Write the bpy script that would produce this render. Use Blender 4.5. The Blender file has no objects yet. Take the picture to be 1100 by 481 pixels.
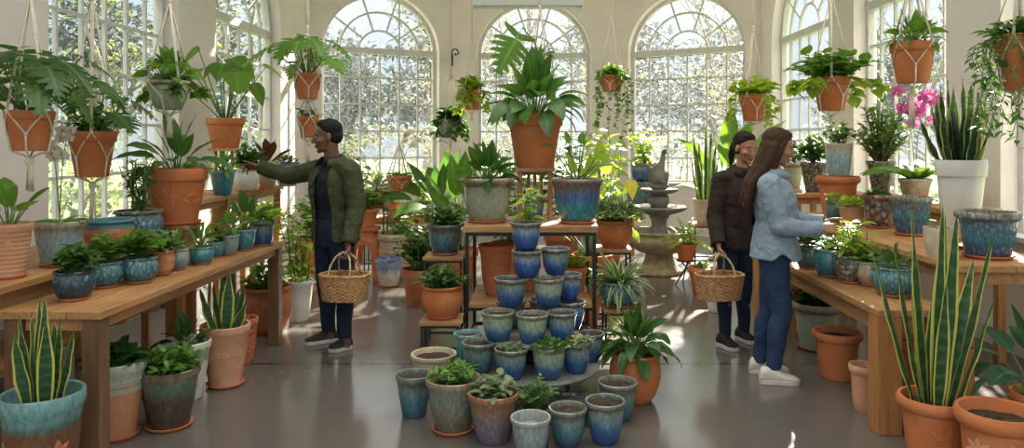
import bpy, math, random
import numpy as np
from mathutils import Vector, Matrix, noise as mnoise

# ------------------------------------------------------------------ basics
F, CX, CY, CH = 800.0, 573.0, 150.0, 1.6      # focal length in px, vanishing point, eye height
PI = math.pi
V = Vector
SC = bpy.context.scene
COL = SC.collection
R = random.Random(11)


def W(px, py, Y):
    """world point at depth Y seen at a pixel"""
    return V(((px - CX) * Y / F, Y, CH - (py - CY) * Y / F))


def tag(o, label=None, cat=None, group=None, kind=None):
    if label: o['label'] = label
    if cat: o['category'] = cat
    if group: o['group'] = group
    if kind: o['kind'] = kind
    return o


def empty(name, loc, rz=0.0):
    o = bpy.data.objects.new(name, None)
    o.empty_display_size = .05
    COL.objects.link(o)
    o.location = loc
    o.rotation_euler = (0, 0, rz)
    return o


def thing(name, label, cat, loc, rz=0.0, group=None, kind=None):
    return tag(empty(name, loc, rz), label, cat, group, kind)


class MB:
    def __init__(self):
        self.v, self.f, self.mi, self.a = [], [], [], []

    def vert(self, p, a=(.5, .5, .5)):
        self.v.append((p[0], p[1], p[2])); self.a.append(a)
        return len(self.v) - 1

    def face(self, idx, m=0):
        self.f.append(tuple(idx)); self.mi.append(m)

    def grid(self, rows, m=0, closed=False, a=None):
        """rows: list of equal-length lists of points"""
        ids = [[self.vert(p, a if a else (.5, .5, .5)) for p in r] for r in rows]
        n = len(rows[0])
        for i in range(len(rows) - 1):
            for j in range(n if closed else n - 1):
                k = (j + 1) % n
                self.face((ids[i][j], ids[i][k], ids[i + 1][k], ids[i + 1][j]), m)
        return ids

    def box(self, c, s, rz=0.0, m=0, M=None):
        cx, cy, cz = c
        hx, hy, hz = s[0] / 2, s[1] / 2, s[2] / 2
        ca, sa = math.cos(rz), math.sin(rz)
        ids = []
        for dz in (-hz, hz):
            for dx, dy in ((-hx, -hy), (hx, -hy), (hx, hy), (-hx, hy)):
                p = V((cx + dx * ca - dy * sa, cy + dx * sa + dy * ca, cz + dz))
                if M: p = M @ p
                ids.append(self.vert(p))
        a, b, c_, d, e, f, g, h = ids
        for q in ((d, c_, b, a), (e, f, g, h), (a, b, f, e), (b, c_, g, f), (c_, d, h, g), (d, a, e, h)):
            self.face(q, m)

    def lathe(self, prof, n=36, m=0, c=(0, 0, 0), rib=None):
        rows = []
        for (r, z) in prof:
            row = []
            for k in range(n):
                t = 2 * PI * k / n
                rr = r * (rib(t, z) if rib else 1.0)
                row.append((c[0] + rr * math.cos(t), c[1] + rr * math.sin(t), c[2] + z))
            rows.append(row)
        ids = self.grid(rows, m, True)
        self.face(list(reversed(ids[0])), m)
        self.face(ids[-1], m)

    def tube(self, pts, rad, n=6, m=0, a=(.5, .5, .5), cap=True):
        pts = [V(p) for p in pts]
        N = len(pts)
        if not hasattr(rad, '__len__'): rad = [rad] * N
        rows = []
        prev = None
        for i in range(N):
            t = (pts[min(i + 1, N - 1)] - pts[max(i - 1, 0)])
            if t.length < 1e-9: t = V((0, 0, 1))
            t.normalize()
            if prev is None:
                u = t.cross(V((0, 0, 1)))
                if u.length < .05: u = t.cross(V((1, 0, 0)))
            else:
                u = prev - t * prev.dot(t)
                if u.length < 1e-6: u = t.cross(V((.3, .5, .8)))
            u.normalize(); w = t.cross(u); prev = u
            rows.append([pts[i] + (u * math.cos(2 * PI * k / n) + w * math.sin(2 * PI * k / n)) * rad[i] for k in range(n)])
        ids = self.grid(rows, m, True, a)
        if cap:
            self.face(list(reversed(ids[0])), m); self.face(ids[-1], m)

    def ball(self, c, r, nu=8, nv=6, m=0, a=(.5, .5, .5), M=None):
        if not hasattr(r, '__len__'): r = (r, r, r)
        rows = []
        c = V(c)
        for i in range(nv + 1):
            ph = PI * i / nv
            sp = max(math.sin(ph), .02)
            row = []
            for j in range(nu):
                q = V((r[0] * sp * math.cos(2 * PI * j / nu), r[1] * sp * math.sin(2 * PI * j / nu), -r[2] * math.cos(ph)))
                if M: q = M @ q
                row.append(c + q)
            rows.append(row)
        ids = self.grid(rows, m, True, a)
        self.face(list(reversed(ids[0])), m); self.face(ids[-1], m)

    def build(self, name, mats, parent=None, smooth=True, bevel=0.0, loc=None, attr=False, auto=None):
        me = bpy.data.meshes.new(name)
        me.from_pydata(self.v, [], self.f)
        if not isinstance(mats, (list, tuple)): mats = [mats]
        for mm in mats: me.materials.append(mm)
        if any(self.mi): me.polygons.foreach_set('material_index', self.mi)
        me.polygons.foreach_set('use_smooth', [bool(smooth)] * len(self.f))
        if attr:
            at = me.attributes.new('lf', 'FLOAT_COLOR', 'POINT')
            buf = np.ones((len(self.v), 4), dtype=np.float32)
            buf[:, :3] = np.array(self.a, dtype=np.float32)
            at.data.foreach_set('color', buf.ravel())
        me.update()
        if auto:
            try: me.set_sharp_from_angle(angle=auto)
            except Exception: pass
        o = bpy.data.objects.new(name, me)
        COL.objects.link(o)
        if parent is not None: o.parent = parent
        if loc is not None: o.location = loc
        if bevel:
            b = o.modifiers.new('bevel', 'BEVEL'); b.width = bevel; b.segments = 2; b.limit_method = 'ANGLE'
        return o


# ------------------------------------------------------------------ materials
def nm(name):
    m = bpy.data.materials.new(name); m.use_nodes = True
    nt = m.node_tree; nt.nodes.clear()
    out = nt.nodes.new('ShaderNodeOutputMaterial')
    return m, nt, out


def N(nt, t, **kw):
    n = nt.nodes.new(t)
    for k, v in kw.items():
        if k.startswith('i_'):
            key = k[2:]
            key = int(key) if key.isdigit() else key.replace('_', ' ')
            n.inputs[key].default_value = v
        else:
            setattr(n, k, v)
    return n


def L(nt, a, b): nt.links.new(a, b)


def c4(c): return (c[0], c[1], c[2], 1.0)


def ramp(nt, stops, interp='LINEAR'):
    n = nt.nodes.new('ShaderNodeValToRGB')
    cr = n.color_ramp; cr.interpolation = interp
    while len(cr.elements) > 1: cr.elements.remove(cr.elements[-1])
    cr.elements[0].position = stops[0][0]; cr.elements[0].color = c4(stops[0][1])
    for p, c in stops[1:]:
        e = cr.elements.new(p); e.color = c4(c)
    return n


def mix(nt, fac, a, b, blend='MIX'):
    n = nt.nodes.new('ShaderNodeMix'); n.data_type = 'RGBA'; n.blend_type = blend
    for sock, val in ((n.inputs[0], fac), (n.inputs[6], a), (n.inputs[7], b)):
        if hasattr(val, 'is_output'): L(nt, val, sock)
        elif isinstance(val, (int, float)): sock.default_value = val
        else: sock.default_value = c4(val)
    return n.outputs[2]


def noise_tex(nt, scale, detail=4, vec=None, stretch=None, rough=.55, gen=False):
    tc = N(nt, 'ShaderNodeTexCoord')
    mp = N(nt, 'ShaderNodeMapping')
    L(nt, tc.outputs['Generated' if gen else 'Object'], mp.inputs[0])
    if stretch: mp.inputs['Scale'].default_value = stretch
    n = N(nt, 'ShaderNodeTexNoise', i_Scale=scale, i_Detail=detail, i_Roughness=rough)
    L(nt, mp.outputs[0], n.inputs['Vector'])
    return n.outputs['Fac'], mp.outputs[0]


def bump(nt, h, strength=.3, dist=.01):
    b = N(nt, 'ShaderNodeBump', i_Strength=strength, i_Distance=dist)
    L(nt, h, b.inputs['Height'])
    return b.outputs[0]


def plain(name, col, rough=.6, metal=0.0, var=.15, scale=20, bmp=.1, stretch=None, coat=0.0, dist=.004, spec=.5):
    m, nt, out = nm(name)
    p = N(nt, 'ShaderNodeBsdfPrincipled', i_Roughness=rough, i_Metallic=metal)
    p.inputs['Coat Weight'].default_value = coat
    p.inputs['Specular IOR Level'].default_value = spec
    f, vec = noise_tex(nt, scale, 5, stretch=stretch)
    lo = [c * (1 - var) for c in col]; hi = [min(1, c * (1 + var)) for c in col]
    r = ramp(nt, [(.3, lo), (.7, hi)])
    L(nt, f, r.inputs[0]); L(nt, r.outputs[0], p.inputs['Base Color'])
    if bmp: L(nt, bump(nt, f, bmp, dist), p.inputs['Normal'])
    L(nt, p.outputs[0], out.inputs[0])
    return m


def wood(name, col, axis='y', rough=.55, dark=.55):
    m, nt, out = nm(name)
    st = {'x': (1.2, 14, 14), 'y': (14, 1.2, 14), 'z': (14, 14, 1.2)}[axis]
    p = N(nt, 'ShaderNodeBsdfPrincipled', i_Roughness=rough)
    f, vec = noise_tex(nt, 2.2, 6, stretch=st, rough=.65)
    f2, _ = noise_tex(nt, 1.7, 3)
    r = ramp(nt, [(.28, [c * dark for c in col]), (.5, col), (.75, [min(1, c * 1.25) for c in col])])
    L(nt, f, r.inputs[0])
    r2 = ramp(nt, [(.3, (.72, .7, .68)), (.7, (1.08, 1.05, 1.0))])
    L(nt, f2, r2.inputs[0])
    L(nt, mix(nt, 1.0, r.outputs[0], r2.outputs[0], 'MULTIPLY'), p.inputs['Base Color'])
    L(nt, bump(nt, f, .35, .004), p.inputs['Normal'])
    L(nt, p.outputs[0], out.inputs[0])
    return m


def terracotta(name, col, pattern=None, pal=.35):
    m, nt, out = nm(name)
    p = N(nt, 'ShaderNodeBsdfPrincipled', i_Roughness=.8)
    f, vec = noise_tex(nt, 7, 6)
    f2, _ = noise_tex(nt, 45, 4)
    r = ramp(nt, [(.25, [c * .8 for c in col]), (.55, col), (.8, [min(1, c * (1 - pal) + .62 * pal) for c in col])])
    L(nt, f, r.inputs[0])
    col_out = r.outputs[0]
    h = f2
    st, ds = .15, .003
    if pattern:
        tc = N(nt, 'ShaderNodeTexCoord')
        mp = N(nt, 'ShaderNodeMapping'); L(nt, tc.outputs['Object'], mp.inputs[0])
        if pattern == 'swirl':
            w = N(nt, 'ShaderNodeTexVoronoi', i_Scale=17.0); w.feature = 'DISTANCE_TO_EDGE'
            hh = w.outputs['Distance']
        elif pattern == 'rings':
            w = N(nt, 'ShaderNodeTexWave', i_Scale=14.0, i_Distortion=.3); w.bands_direction = 'Z'
            hh = w.outputs['Fac']
        else:
            w = N(nt, 'ShaderNodeTexVoronoi', i_Scale=26.0); w.feature = 'SMOOTH_F1'
            hh = w.outputs['Distance']
        L(nt, mp.outputs[0], w.inputs['Vector'])
        h = hh; st, ds = (.3, .006) if pattern == 'rings' else (.9, .016)
    L(nt, col_out, p.inputs['Base Color'])
    L(nt, bump(nt, h, st, ds), p.inputs['Normal'])
    L(nt, p.outputs[0], out.inputs[0])
    return m


def glaze(name, stops, rough=.22, drip=.16, bmp=None, speck=.35, scale=9.0, coat=.35):
    """fired glaze: colours run down the pot in drips"""
    m, nt, out = nm(name)
    p = N(nt, 'ShaderNodeBsdfPrincipled', i_Roughness=rough)
    p.inputs['Coat Weight'].default_value = coat; p.inputs['Coat Roughness'].default_value = .12
    tc = N(nt, 'ShaderNodeTexCoord'); sx = N(nt, 'ShaderNodeSeparateXYZ')
    L(nt, tc.outputs['Generated'], sx.inputs[0])
    f, _ = noise_tex(nt, scale, 5, stretch=(4, 4, .7))
    ma = N(nt, 'ShaderNodeMath', operation='MULTIPLY_ADD'); ma.inputs[1].default_value = drip * 2
    L(nt, f, ma.inputs[0]); L(nt, sx.outputs['Z'], ma.inputs[2])
    sb = N(nt, 'ShaderNodeMath', operation='SUBTRACT'); sb.inputs[1].default_value = drip
    L(nt, ma.outputs[0], sb.inputs[0])
    r = ramp(nt, stops); L(nt, sb.outputs[0], r.inputs[0])
    f2, _ = noise_tex(nt, 60, 3, stretch=(1, 1, .45))
    r2 = ramp(nt, [(.3, (1 - speck,) * 3), (.7, (1 + speck * .5,) * 3)]); L(nt, f2, r2.inputs[0])
    colr = mix(nt, 1.0, r.outputs[0], r2.outputs[0], 'MULTIPLY')
    h = f2; st, ds = .08, .002
    if bmp:
        w = N(nt, 'ShaderNodeTexVoronoi', i_Scale=bmp[1])
        if bmp[0] == 'leafy':
            w.feature = 'DISTANCE_TO_EDGE'; h = w.outputs['Distance']
        else:
            w.feature = 'F1'; h = w.outputs['Distance']
        mp = N(nt, 'ShaderNodeMapping'); mp.inputs['Scale'].default_value = (1, 1, .55 if bmp[0] == 'leafy' else 1)
        L(nt, tc.outputs['Object'], mp.inputs[0]); L(nt, mp.outputs[0], w.inputs['Vector'])
        st, ds = .9, .02
        r5 = ramp(nt, [(.0, (.6, .6, .62)), (.16, (1.0, 1.0, 1.0)), (.45, (1.25, 1.22, 1.18))] if bmp[0] == 'leafy' else [(.0, (1.35, 1.3, 1.2)), (.3, (1, 1, 1)), (.55, (.4, .4, .42))])
        L(nt, h, r5.inputs[0]); colr = mix(nt, 1.0, colr, r5.outputs[0], 'MULTIPLY')
    L(nt, colr, p.inputs['Base Color'])
    L(nt, bump(nt, h, st, ds), p.inputs['Normal'])
    L(nt, p.outputs[0], out.inputs[0])
    return m


def leafmat(name, a, b, rib=None, edge=None, band=None, trans=.35, rough=.38, veins=0.0, patch=None):
    m, nt, out = nm(name)
    at = N(nt, 'ShaderNodeAttribute', attribute_name='lf')
    sp = N(nt, 'ShaderNodeSeparateColor'); L(nt, at.outputs['Color'], sp.inputs[0])
    c = mix(nt, sp.outputs[0], a, b)
    f, _ = noise_tex(nt, 30, 3)
    r0 = ramp(nt, [(.3, (.8, .8, .8)), (.7, (1.15, 1.15, 1.1))]); L(nt, f, r0.inputs[0])
    c = mix(nt, 1.0, c, r0.outputs[0], 'MULTIPLY')
    if patch:
        f3, _ = noise_tex(nt, patch[1], 3)
        r3 = ramp(nt, [(patch[2] - .03, (0, 0, 0)), (patch[2] + .03, (1, 1, 1))]); L(nt, f3, r3.inputs[0])
        c = mix(nt, r3.outputs[0], c, patch[0])
    if band:
        w = N(nt, 'ShaderNodeMath', operation='MULTIPLY'); w.inputs[1].default_value = band[1]
        L(nt, sp.outputs[2], w.inputs[0])
        f4, _ = noise_tex(nt, 35, 2, stretch=(1, 1, .5))
        w1 = N(nt, 'ShaderNodeMath', operation='MULTIPLY_ADD'); w1.inputs[1].default_value = 5.0
        L(nt, f4, w1.inputs[0]); L(nt, w.outputs[0], w1.inputs[2])
        w2 = N(nt, 'ShaderNodeMath', operation='SINE'); L(nt, w1.outputs[0], w2.inputs[0])
        r4 = ramp(nt, [(.25, (0, 0, 0)), (.75, (1, 1, 1))]); L(nt, w2.outputs[0], r4.inputs[0])
        c = mix(nt, r4.outputs[0], c, band[0])
    if rib:
        r1 = ramp(nt, [(.0, (1, 1, 1)), (.13, (0, 0, 0))]); L(nt, sp.outputs[1], r1.inputs[0])
        c = mix(nt, r1.outputs[0], c, rib)
    if edge:
        r2 = ramp(nt, [(edge[1], (0, 0, 0)), (edge[1] + .06, (1, 1, 1))]); L(nt, sp.outputs[1], r2.inputs[0])
        c = mix(nt, r2.outputs[0], c, edge[0])
    p = N(nt, 'ShaderNodeBsdfPrincipled', i_Roughness=rough)
    p.inputs['Specular IOR Level'].default_value = .4
    L(nt, c, p.inputs['Base Color'])
    t = N(nt, 'ShaderNodeBsdfTranslucent')
    L(nt, mix(nt, .6, c, (min(1, b[0] * 2.6), min(1, b[1] * 2.2), b[2] * 1.0)), t.inputs[0])
    ms = N(nt, 'ShaderNodeMixShader', i_0=trans)
    L(nt, p.outputs[0], ms.inputs[1]); L(nt, t.outputs[0], ms.inputs[2]); L(nt, ms.outputs[0], out.inputs[0])
    return m


M = {}
M['plaster'] = plain('plaster', (.75, .70, .655), .85, var=.05, scale=3, bmp=.12, dist=.006)
M['win_paint'] = plain('window_paint', (.62, .61, .575), .5, var=.08, scale=12, bmp=.05)
M['wood'] = wood('bench_wood', (.43, .225, .095), 'y')
M['wood_x'] = wood('table_wood', (.43, .23, .10), 'x')
M['wood_z'] = wood('post_wood', (.36, .19, .085), 'z')
M['pine'] = wood('pine_wood', (.47, .245, .10), 'y')
M['pine_z'] = wood('pine_post', (.47, .215, .07), 'z')
M['dark_z'] = wood('dark_post', (.17, .09, .045), 'z')  # darker tone of the post wood
M['iron'] = plain('black_iron', (.018, .018, .019), .45, .3, .3, 30, .15)
M['zinc'] = plain('grey_stone_top', (.20, .20, .195), .55, 0, .25, 14, .2)
M['rope'] = plain('cotton_rope', (.70, .62, .50), .9, 0, .2, 120, .5, stretch=(1, 1, 1))
M['soil'] = plain('potting_soil', (.045, .026, .016), .95, 0, .8, 55, 1.0, dist=.02)
M['stem'] = plain('green_stem', (.10, .19, .045), .5, 0, .3, 18, .1)
M['bark'] = plain('brown_stem', (.13, .085, .05), .85, 0, .4, 30, .5)
M['treebark'] = plain('tree_bark', (.20, .18, .15), .9, 0, .4, 12, .5)
M['stone'] = plain('carved_stone', (.20, .19, .165), .85, 0, .35, 9, .6, dist=.012)
M['stone_y'] = plain('ochre_stone', (.33, .275, .17), .85, 0, .35, 12, .7, dist=.02)  # ochre of the lit fountain bowl put into the stone colour
M['steel'] = plain('steel_hook', (.35, .34, .32), .35, .9, .1, 30, .05)
M['lampwhite'] = plain('white_enamel', (.78, .78, .76), .4, 0, .04, 10, .02)

# terracottas
M['tc'] = terracotta('terracotta', (.52, .165, .052), pal=.16)
M['tc_pale'] = terracotta('terracotta_pale', (.56, .29, .16), pal=.5)
M['tc_deep'] = terracotta('terracotta_deep', (.40, .12, .045))
M['tc_swirl'] = terracotta('terracotta_carved', (.48, .15, .055), 'swirl', .2)
M['tc_ring'] = terracotta('terracotta_rings', (.54, .27, .15), 'rings', .45)
M['tc_knob'] = terracotta('terracotta_knobbly', (.50, .22, .11), 'knob', .45)
# glazes, from the foot (0) to the rim (1)
br = (.20, .17, .11)
M['g_blue'] = glaze('glaze_blue', [(0, (.018, .05, .18)), (.36, (.035, .10, .25)), (.6, (.13, .22, .29)), (.76, (.22, .25, .22)), (.88, (.10, .09, .06)), (1, (.20, .235, .225))])
M['g_teal'] = glaze('glaze_teal', [(0, (.028, .075, .105)), (.4, (.06, .16, .195)), (.68, (.15, .235, .22)), (.82, (.12, .12, .08)), (.93, (.17, .18, .14)), (1, (.19, .23, .22))])
M['g_celadon'] = glaze('glaze_blue_celadon', [(0, (.018, .05, .17)), (.34, (.05, .13, .26)), (.55, (.24, .33, .27)), (.8, (.33, .37, .24)), (.92, (.15, .14, .08)), (1, (.24, .27, .24))])
M['g_cobalt'] = glaze('glaze_cobalt', [(0, (.015, .035, .20)), (.5, (.04, .11, .33)), (.72, (.20, .28, .36)), (.85, (.12, .11, .075)), (1, (.20, .235, .24))])
M['g_turq'] = glaze('glaze_turquoise', [(0, (.03, .13, .17)), (.45, (.05, .22, .28)), (.85, (.11, .30, .34)), (1, (.20, .33, .33))], drip=.1)
M['g_turq_leaf'] = glaze('glaze_turquoise_carved', [(0, (.03, .12, .16)), (.5, (.08, .24, .29)), (.9, (.18, .36, .38)), (1, (.12, .2, .21))], bmp=('leafy', 38), speck=.4)
M['g_blueleaf'] = glaze('glaze_blue_carved', [(0, (.03, .07, .14)), (.4, (.06, .15, .25)), (.8, (.12, .22, .27)), (.93, (.19, .19, .15)), (1, (.27, .26, .2))], bmp=('leafy', 34), speck=.4)
M['g_navy'] = glaze('glaze_navy', [(0, (.01, .03, .06)), (.5, (.02, .06, .10)), (.85, (.06, .13, .17)), (1, (.03, .05, .06))], bmp=('leafy', 34))
M['g_sage'] = glaze('glaze_sage', [(0, (.25, .30, .21)), (.5, (.32, .375, .275)), (.76, (.33, .36, .25)), (.84, (.13, .10, .055)), (.93, (.33, .31, .2)), (1, (.40, .38, .28))], drip=.07, speck=.2)
M['g_peacock'] = glaze('glaze_peacock', [(0, (.05, .20, .24)), (.35, (.05, .24, .27)), (.58, (.05, .13, .28)), (.72, (.14, .14, .24)), (.83, (.17, .13, .10)), (1, (.24, .20, .15))], drip=.2)
M['g_brown'] = glaze('glaze_brown_green', [(0, (.06, .035, .022)), (.5, (.075, .055, .035)), (.74, (.12, .19, .13)), (.9, (.19, .17, .10)), (1, (.13, .08, .05))], drip=.1)
M['g_tealbrown'] = glaze('glaze_teal_on_brown', [(0, (.15, .055, .022)), (.70, (.17, .07, .03)), (.75, (.08, .15, .12)), (.80, (.14, .29, .27)), (.92, (.15, .33, .32)), (1, (.13, .25, .24))], drip=.06)
M['g_tcrim'] = glaze('terracotta_teal_rim', [(0, (.40, .14, .055)), (.74, (.44, .165, .07)), (.78, (.06, .16, .18)), (1, (.10, .27, .30))], drip=.03, rough=.5, coat=.1)
M['g_band'] = glaze('terracotta_pale_band', [(0, (.46, .2, .10)), (.60, (.50, .23, .12)), (.63, (.40, .42, .34)), (1, (.46, .47, .39))], drip=.012, rough=.6, coat=.05, speck=.15)
M['g_white'] = glaze('glaze_white', [(0, (.60, .58, .52)), (.6, (.66, .65, .60)), (1, (.60, .58, .52))], drip=.06, speck=.04)
M['g_cream'] = glaze('glaze_cream_brown', [(0, (.38, .22, .13)), (.35, (.46, .29, .18)), (.62, (.50, .42, .30)), (1, (.52, .47, .36))], drip=.1, rough=.4)
M['g_mist'] = glaze('glaze_blue_mist', [(0, (.28, .33, .30)), (.35, (.26, .37, .42)), (.7, (.33, .42, .45)), (.85, (.34, .30, .20)), (1, (.38, .36, .26))], drip=.14)
M['g_mosaic'] = glaze('glaze_mosaic', [(0, (.20, .16, .11)), (.4, (.30, .27, .20)), (.8, (.24, .26, .21)), (1, (.33, .30, .22))], bmp=('cell', 34), speck=.6, rough=.5, drip=.2)
M['g_mosaic_tc'] = glaze('glaze_mosaic_rust', [(0, (.10, .11, .12)), (.45, (.40, .20, .11)), (.6, (.14, .17, .18)), (1, (.44, .22, .12))], bmp=('cell', 22), speck=.6, rough=.5, drip=.25)
M['g_grey'] = glaze('glaze_grey_blue', [(0, (.14, .19, .21)), (.5, (.22, .29, .31)), (1, (.34, .36, .33))], drip=.14)
M['g_plum'] = glaze('glaze_plum', [(0, (.10, .10, .15)), (.45, (.18, .14, .16)), (.72, (.28, .17, .11)), (.9, (.30, .15, .08)), (1, (.36, .17, .08))], drip=.12)
M['g_mossy'] = glaze('glaze_mossy', [(0, (.10, .09, .06)), (.4, (.17, .16, .11)), (.7, (.20, .24, .20)), (1, (.26, .21, .13))], drip=.14)
M['g_bluewhite'] = glaze('glaze_blue_white', [(0, (.42, .38, .28)), (.45, (.45, .44, .36)), (.66, (.16, .25, .42)), (.85, (.30, .38, .45)), (1, (.06, .12, .35))], drip=.2)
M['stone_beige'] = plain('beige_cast_stone', (.50, .42, .30), .85, 0, .25, 12, .5, dist=.012)
M['weave'] = plain('basket_willow', (.47, .26, .11), .6, 0, .45, 40, .3)
M['cane'] = plain('pale_cane', (.42, .33, .20), .7, 0, .3, 40, .3)

# leaves
M['l_deep'] = leafmat('leaf_deep', (.028, .085, .018), (.055, .15, .028), rib=(.13, .24, .06))
M['l_mid'] = leafmat('leaf_mid', (.055, .15, .022), (.12, .26, .035), rib=(.2, .33, .08))
M['l_lime'] = leafmat('leaf_lime', (.16, .30, .03), (.32, .47, .06), rib=(.36, .46, .12), trans=.45)
M['l_blue'] = leafmat('leaf_bluegreen', (.025, .085, .045), (.05, .14, .06), rib=(.11, .2, .11))
M['l_silver'] = leafmat('leaf_silver', (.10, .17, .09), (.22, .30, .17), rib=(.32, .4, .25))
M['l_varieg'] = leafmat('leaf_variegated', (.03, .11, .02), (.06, .17, .03), rib=(.25, .36, .12), patch=((.42, .46, .22), 28, .6))
M['l_white'] = leafmat('leaf_cream_edged', (.06, .15, .03), (.10, .2, .05), edge=((.55, .58, .38), .55))
M['l_snake'] = leafmat('leaf_snake', (.022, .07, .028), (.035, .10, .035), edge=((.56, .55, .12), .70), band=((.055, .12, .055), 60.0), trans=.15)
M['l_snake_d'] = leafmat('leaf_snake_dark', (.015, .045, .022), (.022, .065, .028), edge=((.52, .51, .13), .70), band=((.035, .085, .045), 60.0), trans=.15)
M['l_red'] = leafmat('leaf_bronze', (.05, .022, .016), (.11, .045, .03), rib=(.22, .07, .05), trans=.2)
M['l_yellow'] = leafmat('leaf_yellow', (.62, .46, .03), (.7, .55, .05), trans=.4)
M['p_white'] = leafmat('petal_white', (.72, .70, .64), (.85, .84, .8), trans=.3)
M['p_pink'] = leafmat('petal_magenta', (.42, .04, .30), (.60, .14, .46), trans=.3)
M['p_center'] = plain('flower_centre', (.55, .30, .05), .6)
M['l_out_a'] = leafmat('tree_leaf_a', (.07, .11, .06), (.14, .18, .10), trans=.35)
M['l_far'] = leafmat('far_tree_leaf', (.045, .075, .085), (.10, .14, .135), trans=.08, rough=.7)  # distance haze put into the leaf colour as blue-green
M['l_out_b'] = leafmat('tree_leaf_b', (.11, .14, .085), (.20, .22, .14), trans=.35)
# ------------------------------------------------------------------ the room
WX = 3.6            # side walls
YC, YB, XB = 11.75, 13.0, 1.40   # apse: corners and back facet
ZT = 4.6
SPRING, SILL = 3.08, .85
TH = .26


def wall_matrix(a, b):
    """local u along a->b (seen from inside, left to right), w outwards, z up"""
    a, b = V((a[0], a[1], 0)), V((b[0], b[1], 0))
    u = (b - a).normalized(); o = V((-u.y, u.x, 0))
    return Matrix(((u.x, o.x, 0, a.x), (u.y, o.y, 0, a.y), (0, 0, 1, 0), (0, 0, 0, 1))), (b - a).length


def arched_wall(name, a, b, opens):
    Mx, Ln = wall_matrix(a, b)
    mb = MB()
    P = lambda u, w, z: Mx @ V((u, w, z))

    def slab(u0, u1, z0a, z0b, z1):
        for w, fl in ((0, 1), (TH, 0)):
            q = [mb.vert(P(u0, w, z0a)), mb.vert(P(u1, w, z0b)), mb.vert(P(u1, w, z1)), mb.vert(P(u0, w, z1))]
            mb.face(q if fl else q[::-1])
        q = [mb.vert(P(u0, 0, z1)), mb.vert(P(u1, 0, z1)), mb.vert(P(u1, TH, z1)), mb.vert(P(u0, TH, z1))]
        mb.face(q)

    cur = 0
    for (u0, u1) in opens:
        slab(cur, u0, 0, 0, ZT)
        slab(u0, u1, 0, 0, SILL)
        r = (u1 - u0) / 2; c = (u0 + u1) / 2
        n = 28
        pts = [(c - r * math.cos(PI * k / n), SPRING + r * .96 * math.sin(PI * k / n)) for k in range(n + 1)]
        for k in range(n):
            slab(pts[k][0], pts[k + 1][0], pts[k][1], pts[k + 1][1], ZT)
        path = [(u0, SILL)] + pts + [(u1, SILL)]
        ids = [(mb.vert(P(p[0], 0, p[1])), mb.vert(P(p[0], TH, p[1]))) for p in path]
        for k in range(len(ids) - 1):
            mb.face((ids[k][0], ids[k][1], ids[k + 1][1], ids[k + 1][0]))
        cur = u1
    slab(cur, Ln, 0, 0, ZT)
    o = mb.build(name, M['plaster'], smooth=False)
    tag(o, kind='structure')
    return Mx


WN = [0]


def glass_mat():
    m, nt, out = nm('window_glass')
    tr = N(nt, 'ShaderNodeBsdfTransparent', i_Color=(.97, .985, .98, 1))
    gl = N(nt, 'ShaderNodeBsdfGlossy', i_Roughness=.04)
    tl = N(nt, 'ShaderNodeBsdfTranslucent', i_Color=(.9, .93, .95, 1))
    f, _ = noise_tex(nt, 34, 8, stretch=(1, 1, 1), rough=.72)
    r = ramp(nt, [(.42, (.01, .01, .01)), (.56, (.05, .05, .05)), (.70, (.20, .20, .20))]); L(nt, f, r.inputs[0])
    m1 = N(nt, 'ShaderNodeMixShader'); L(nt, r.outputs[0], m1.inputs[0]); L(nt, tr.outputs[0], m1.inputs[1]); L(nt, tl.outputs[0], m1.inputs[2])
    lw = N(nt, 'ShaderNodeLayerWeight'); pw_ = N(nt, 'ShaderNodeMath', operation='POWER', i_1=5.0); L(nt, lw.outputs['Facing'], pw_.inputs[0])
    fr = N(nt, 'ShaderNodeMath', operation='MULTIPLY_ADD', i_1=.5, i_2=.03); L(nt, pw_.outputs[0], fr.inputs[0])
    m2 = N(nt, 'ShaderNodeMixShader'); L(nt, fr.outputs[0], m2.inputs[0]); L(nt, m1.outputs[0], m2.inputs[1]); L(nt, gl.outputs[0], m2.inputs[2])
    L(nt, m2.outputs[0], out.inputs[0])
    return m


M['glass'] = glass_mat()


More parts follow.
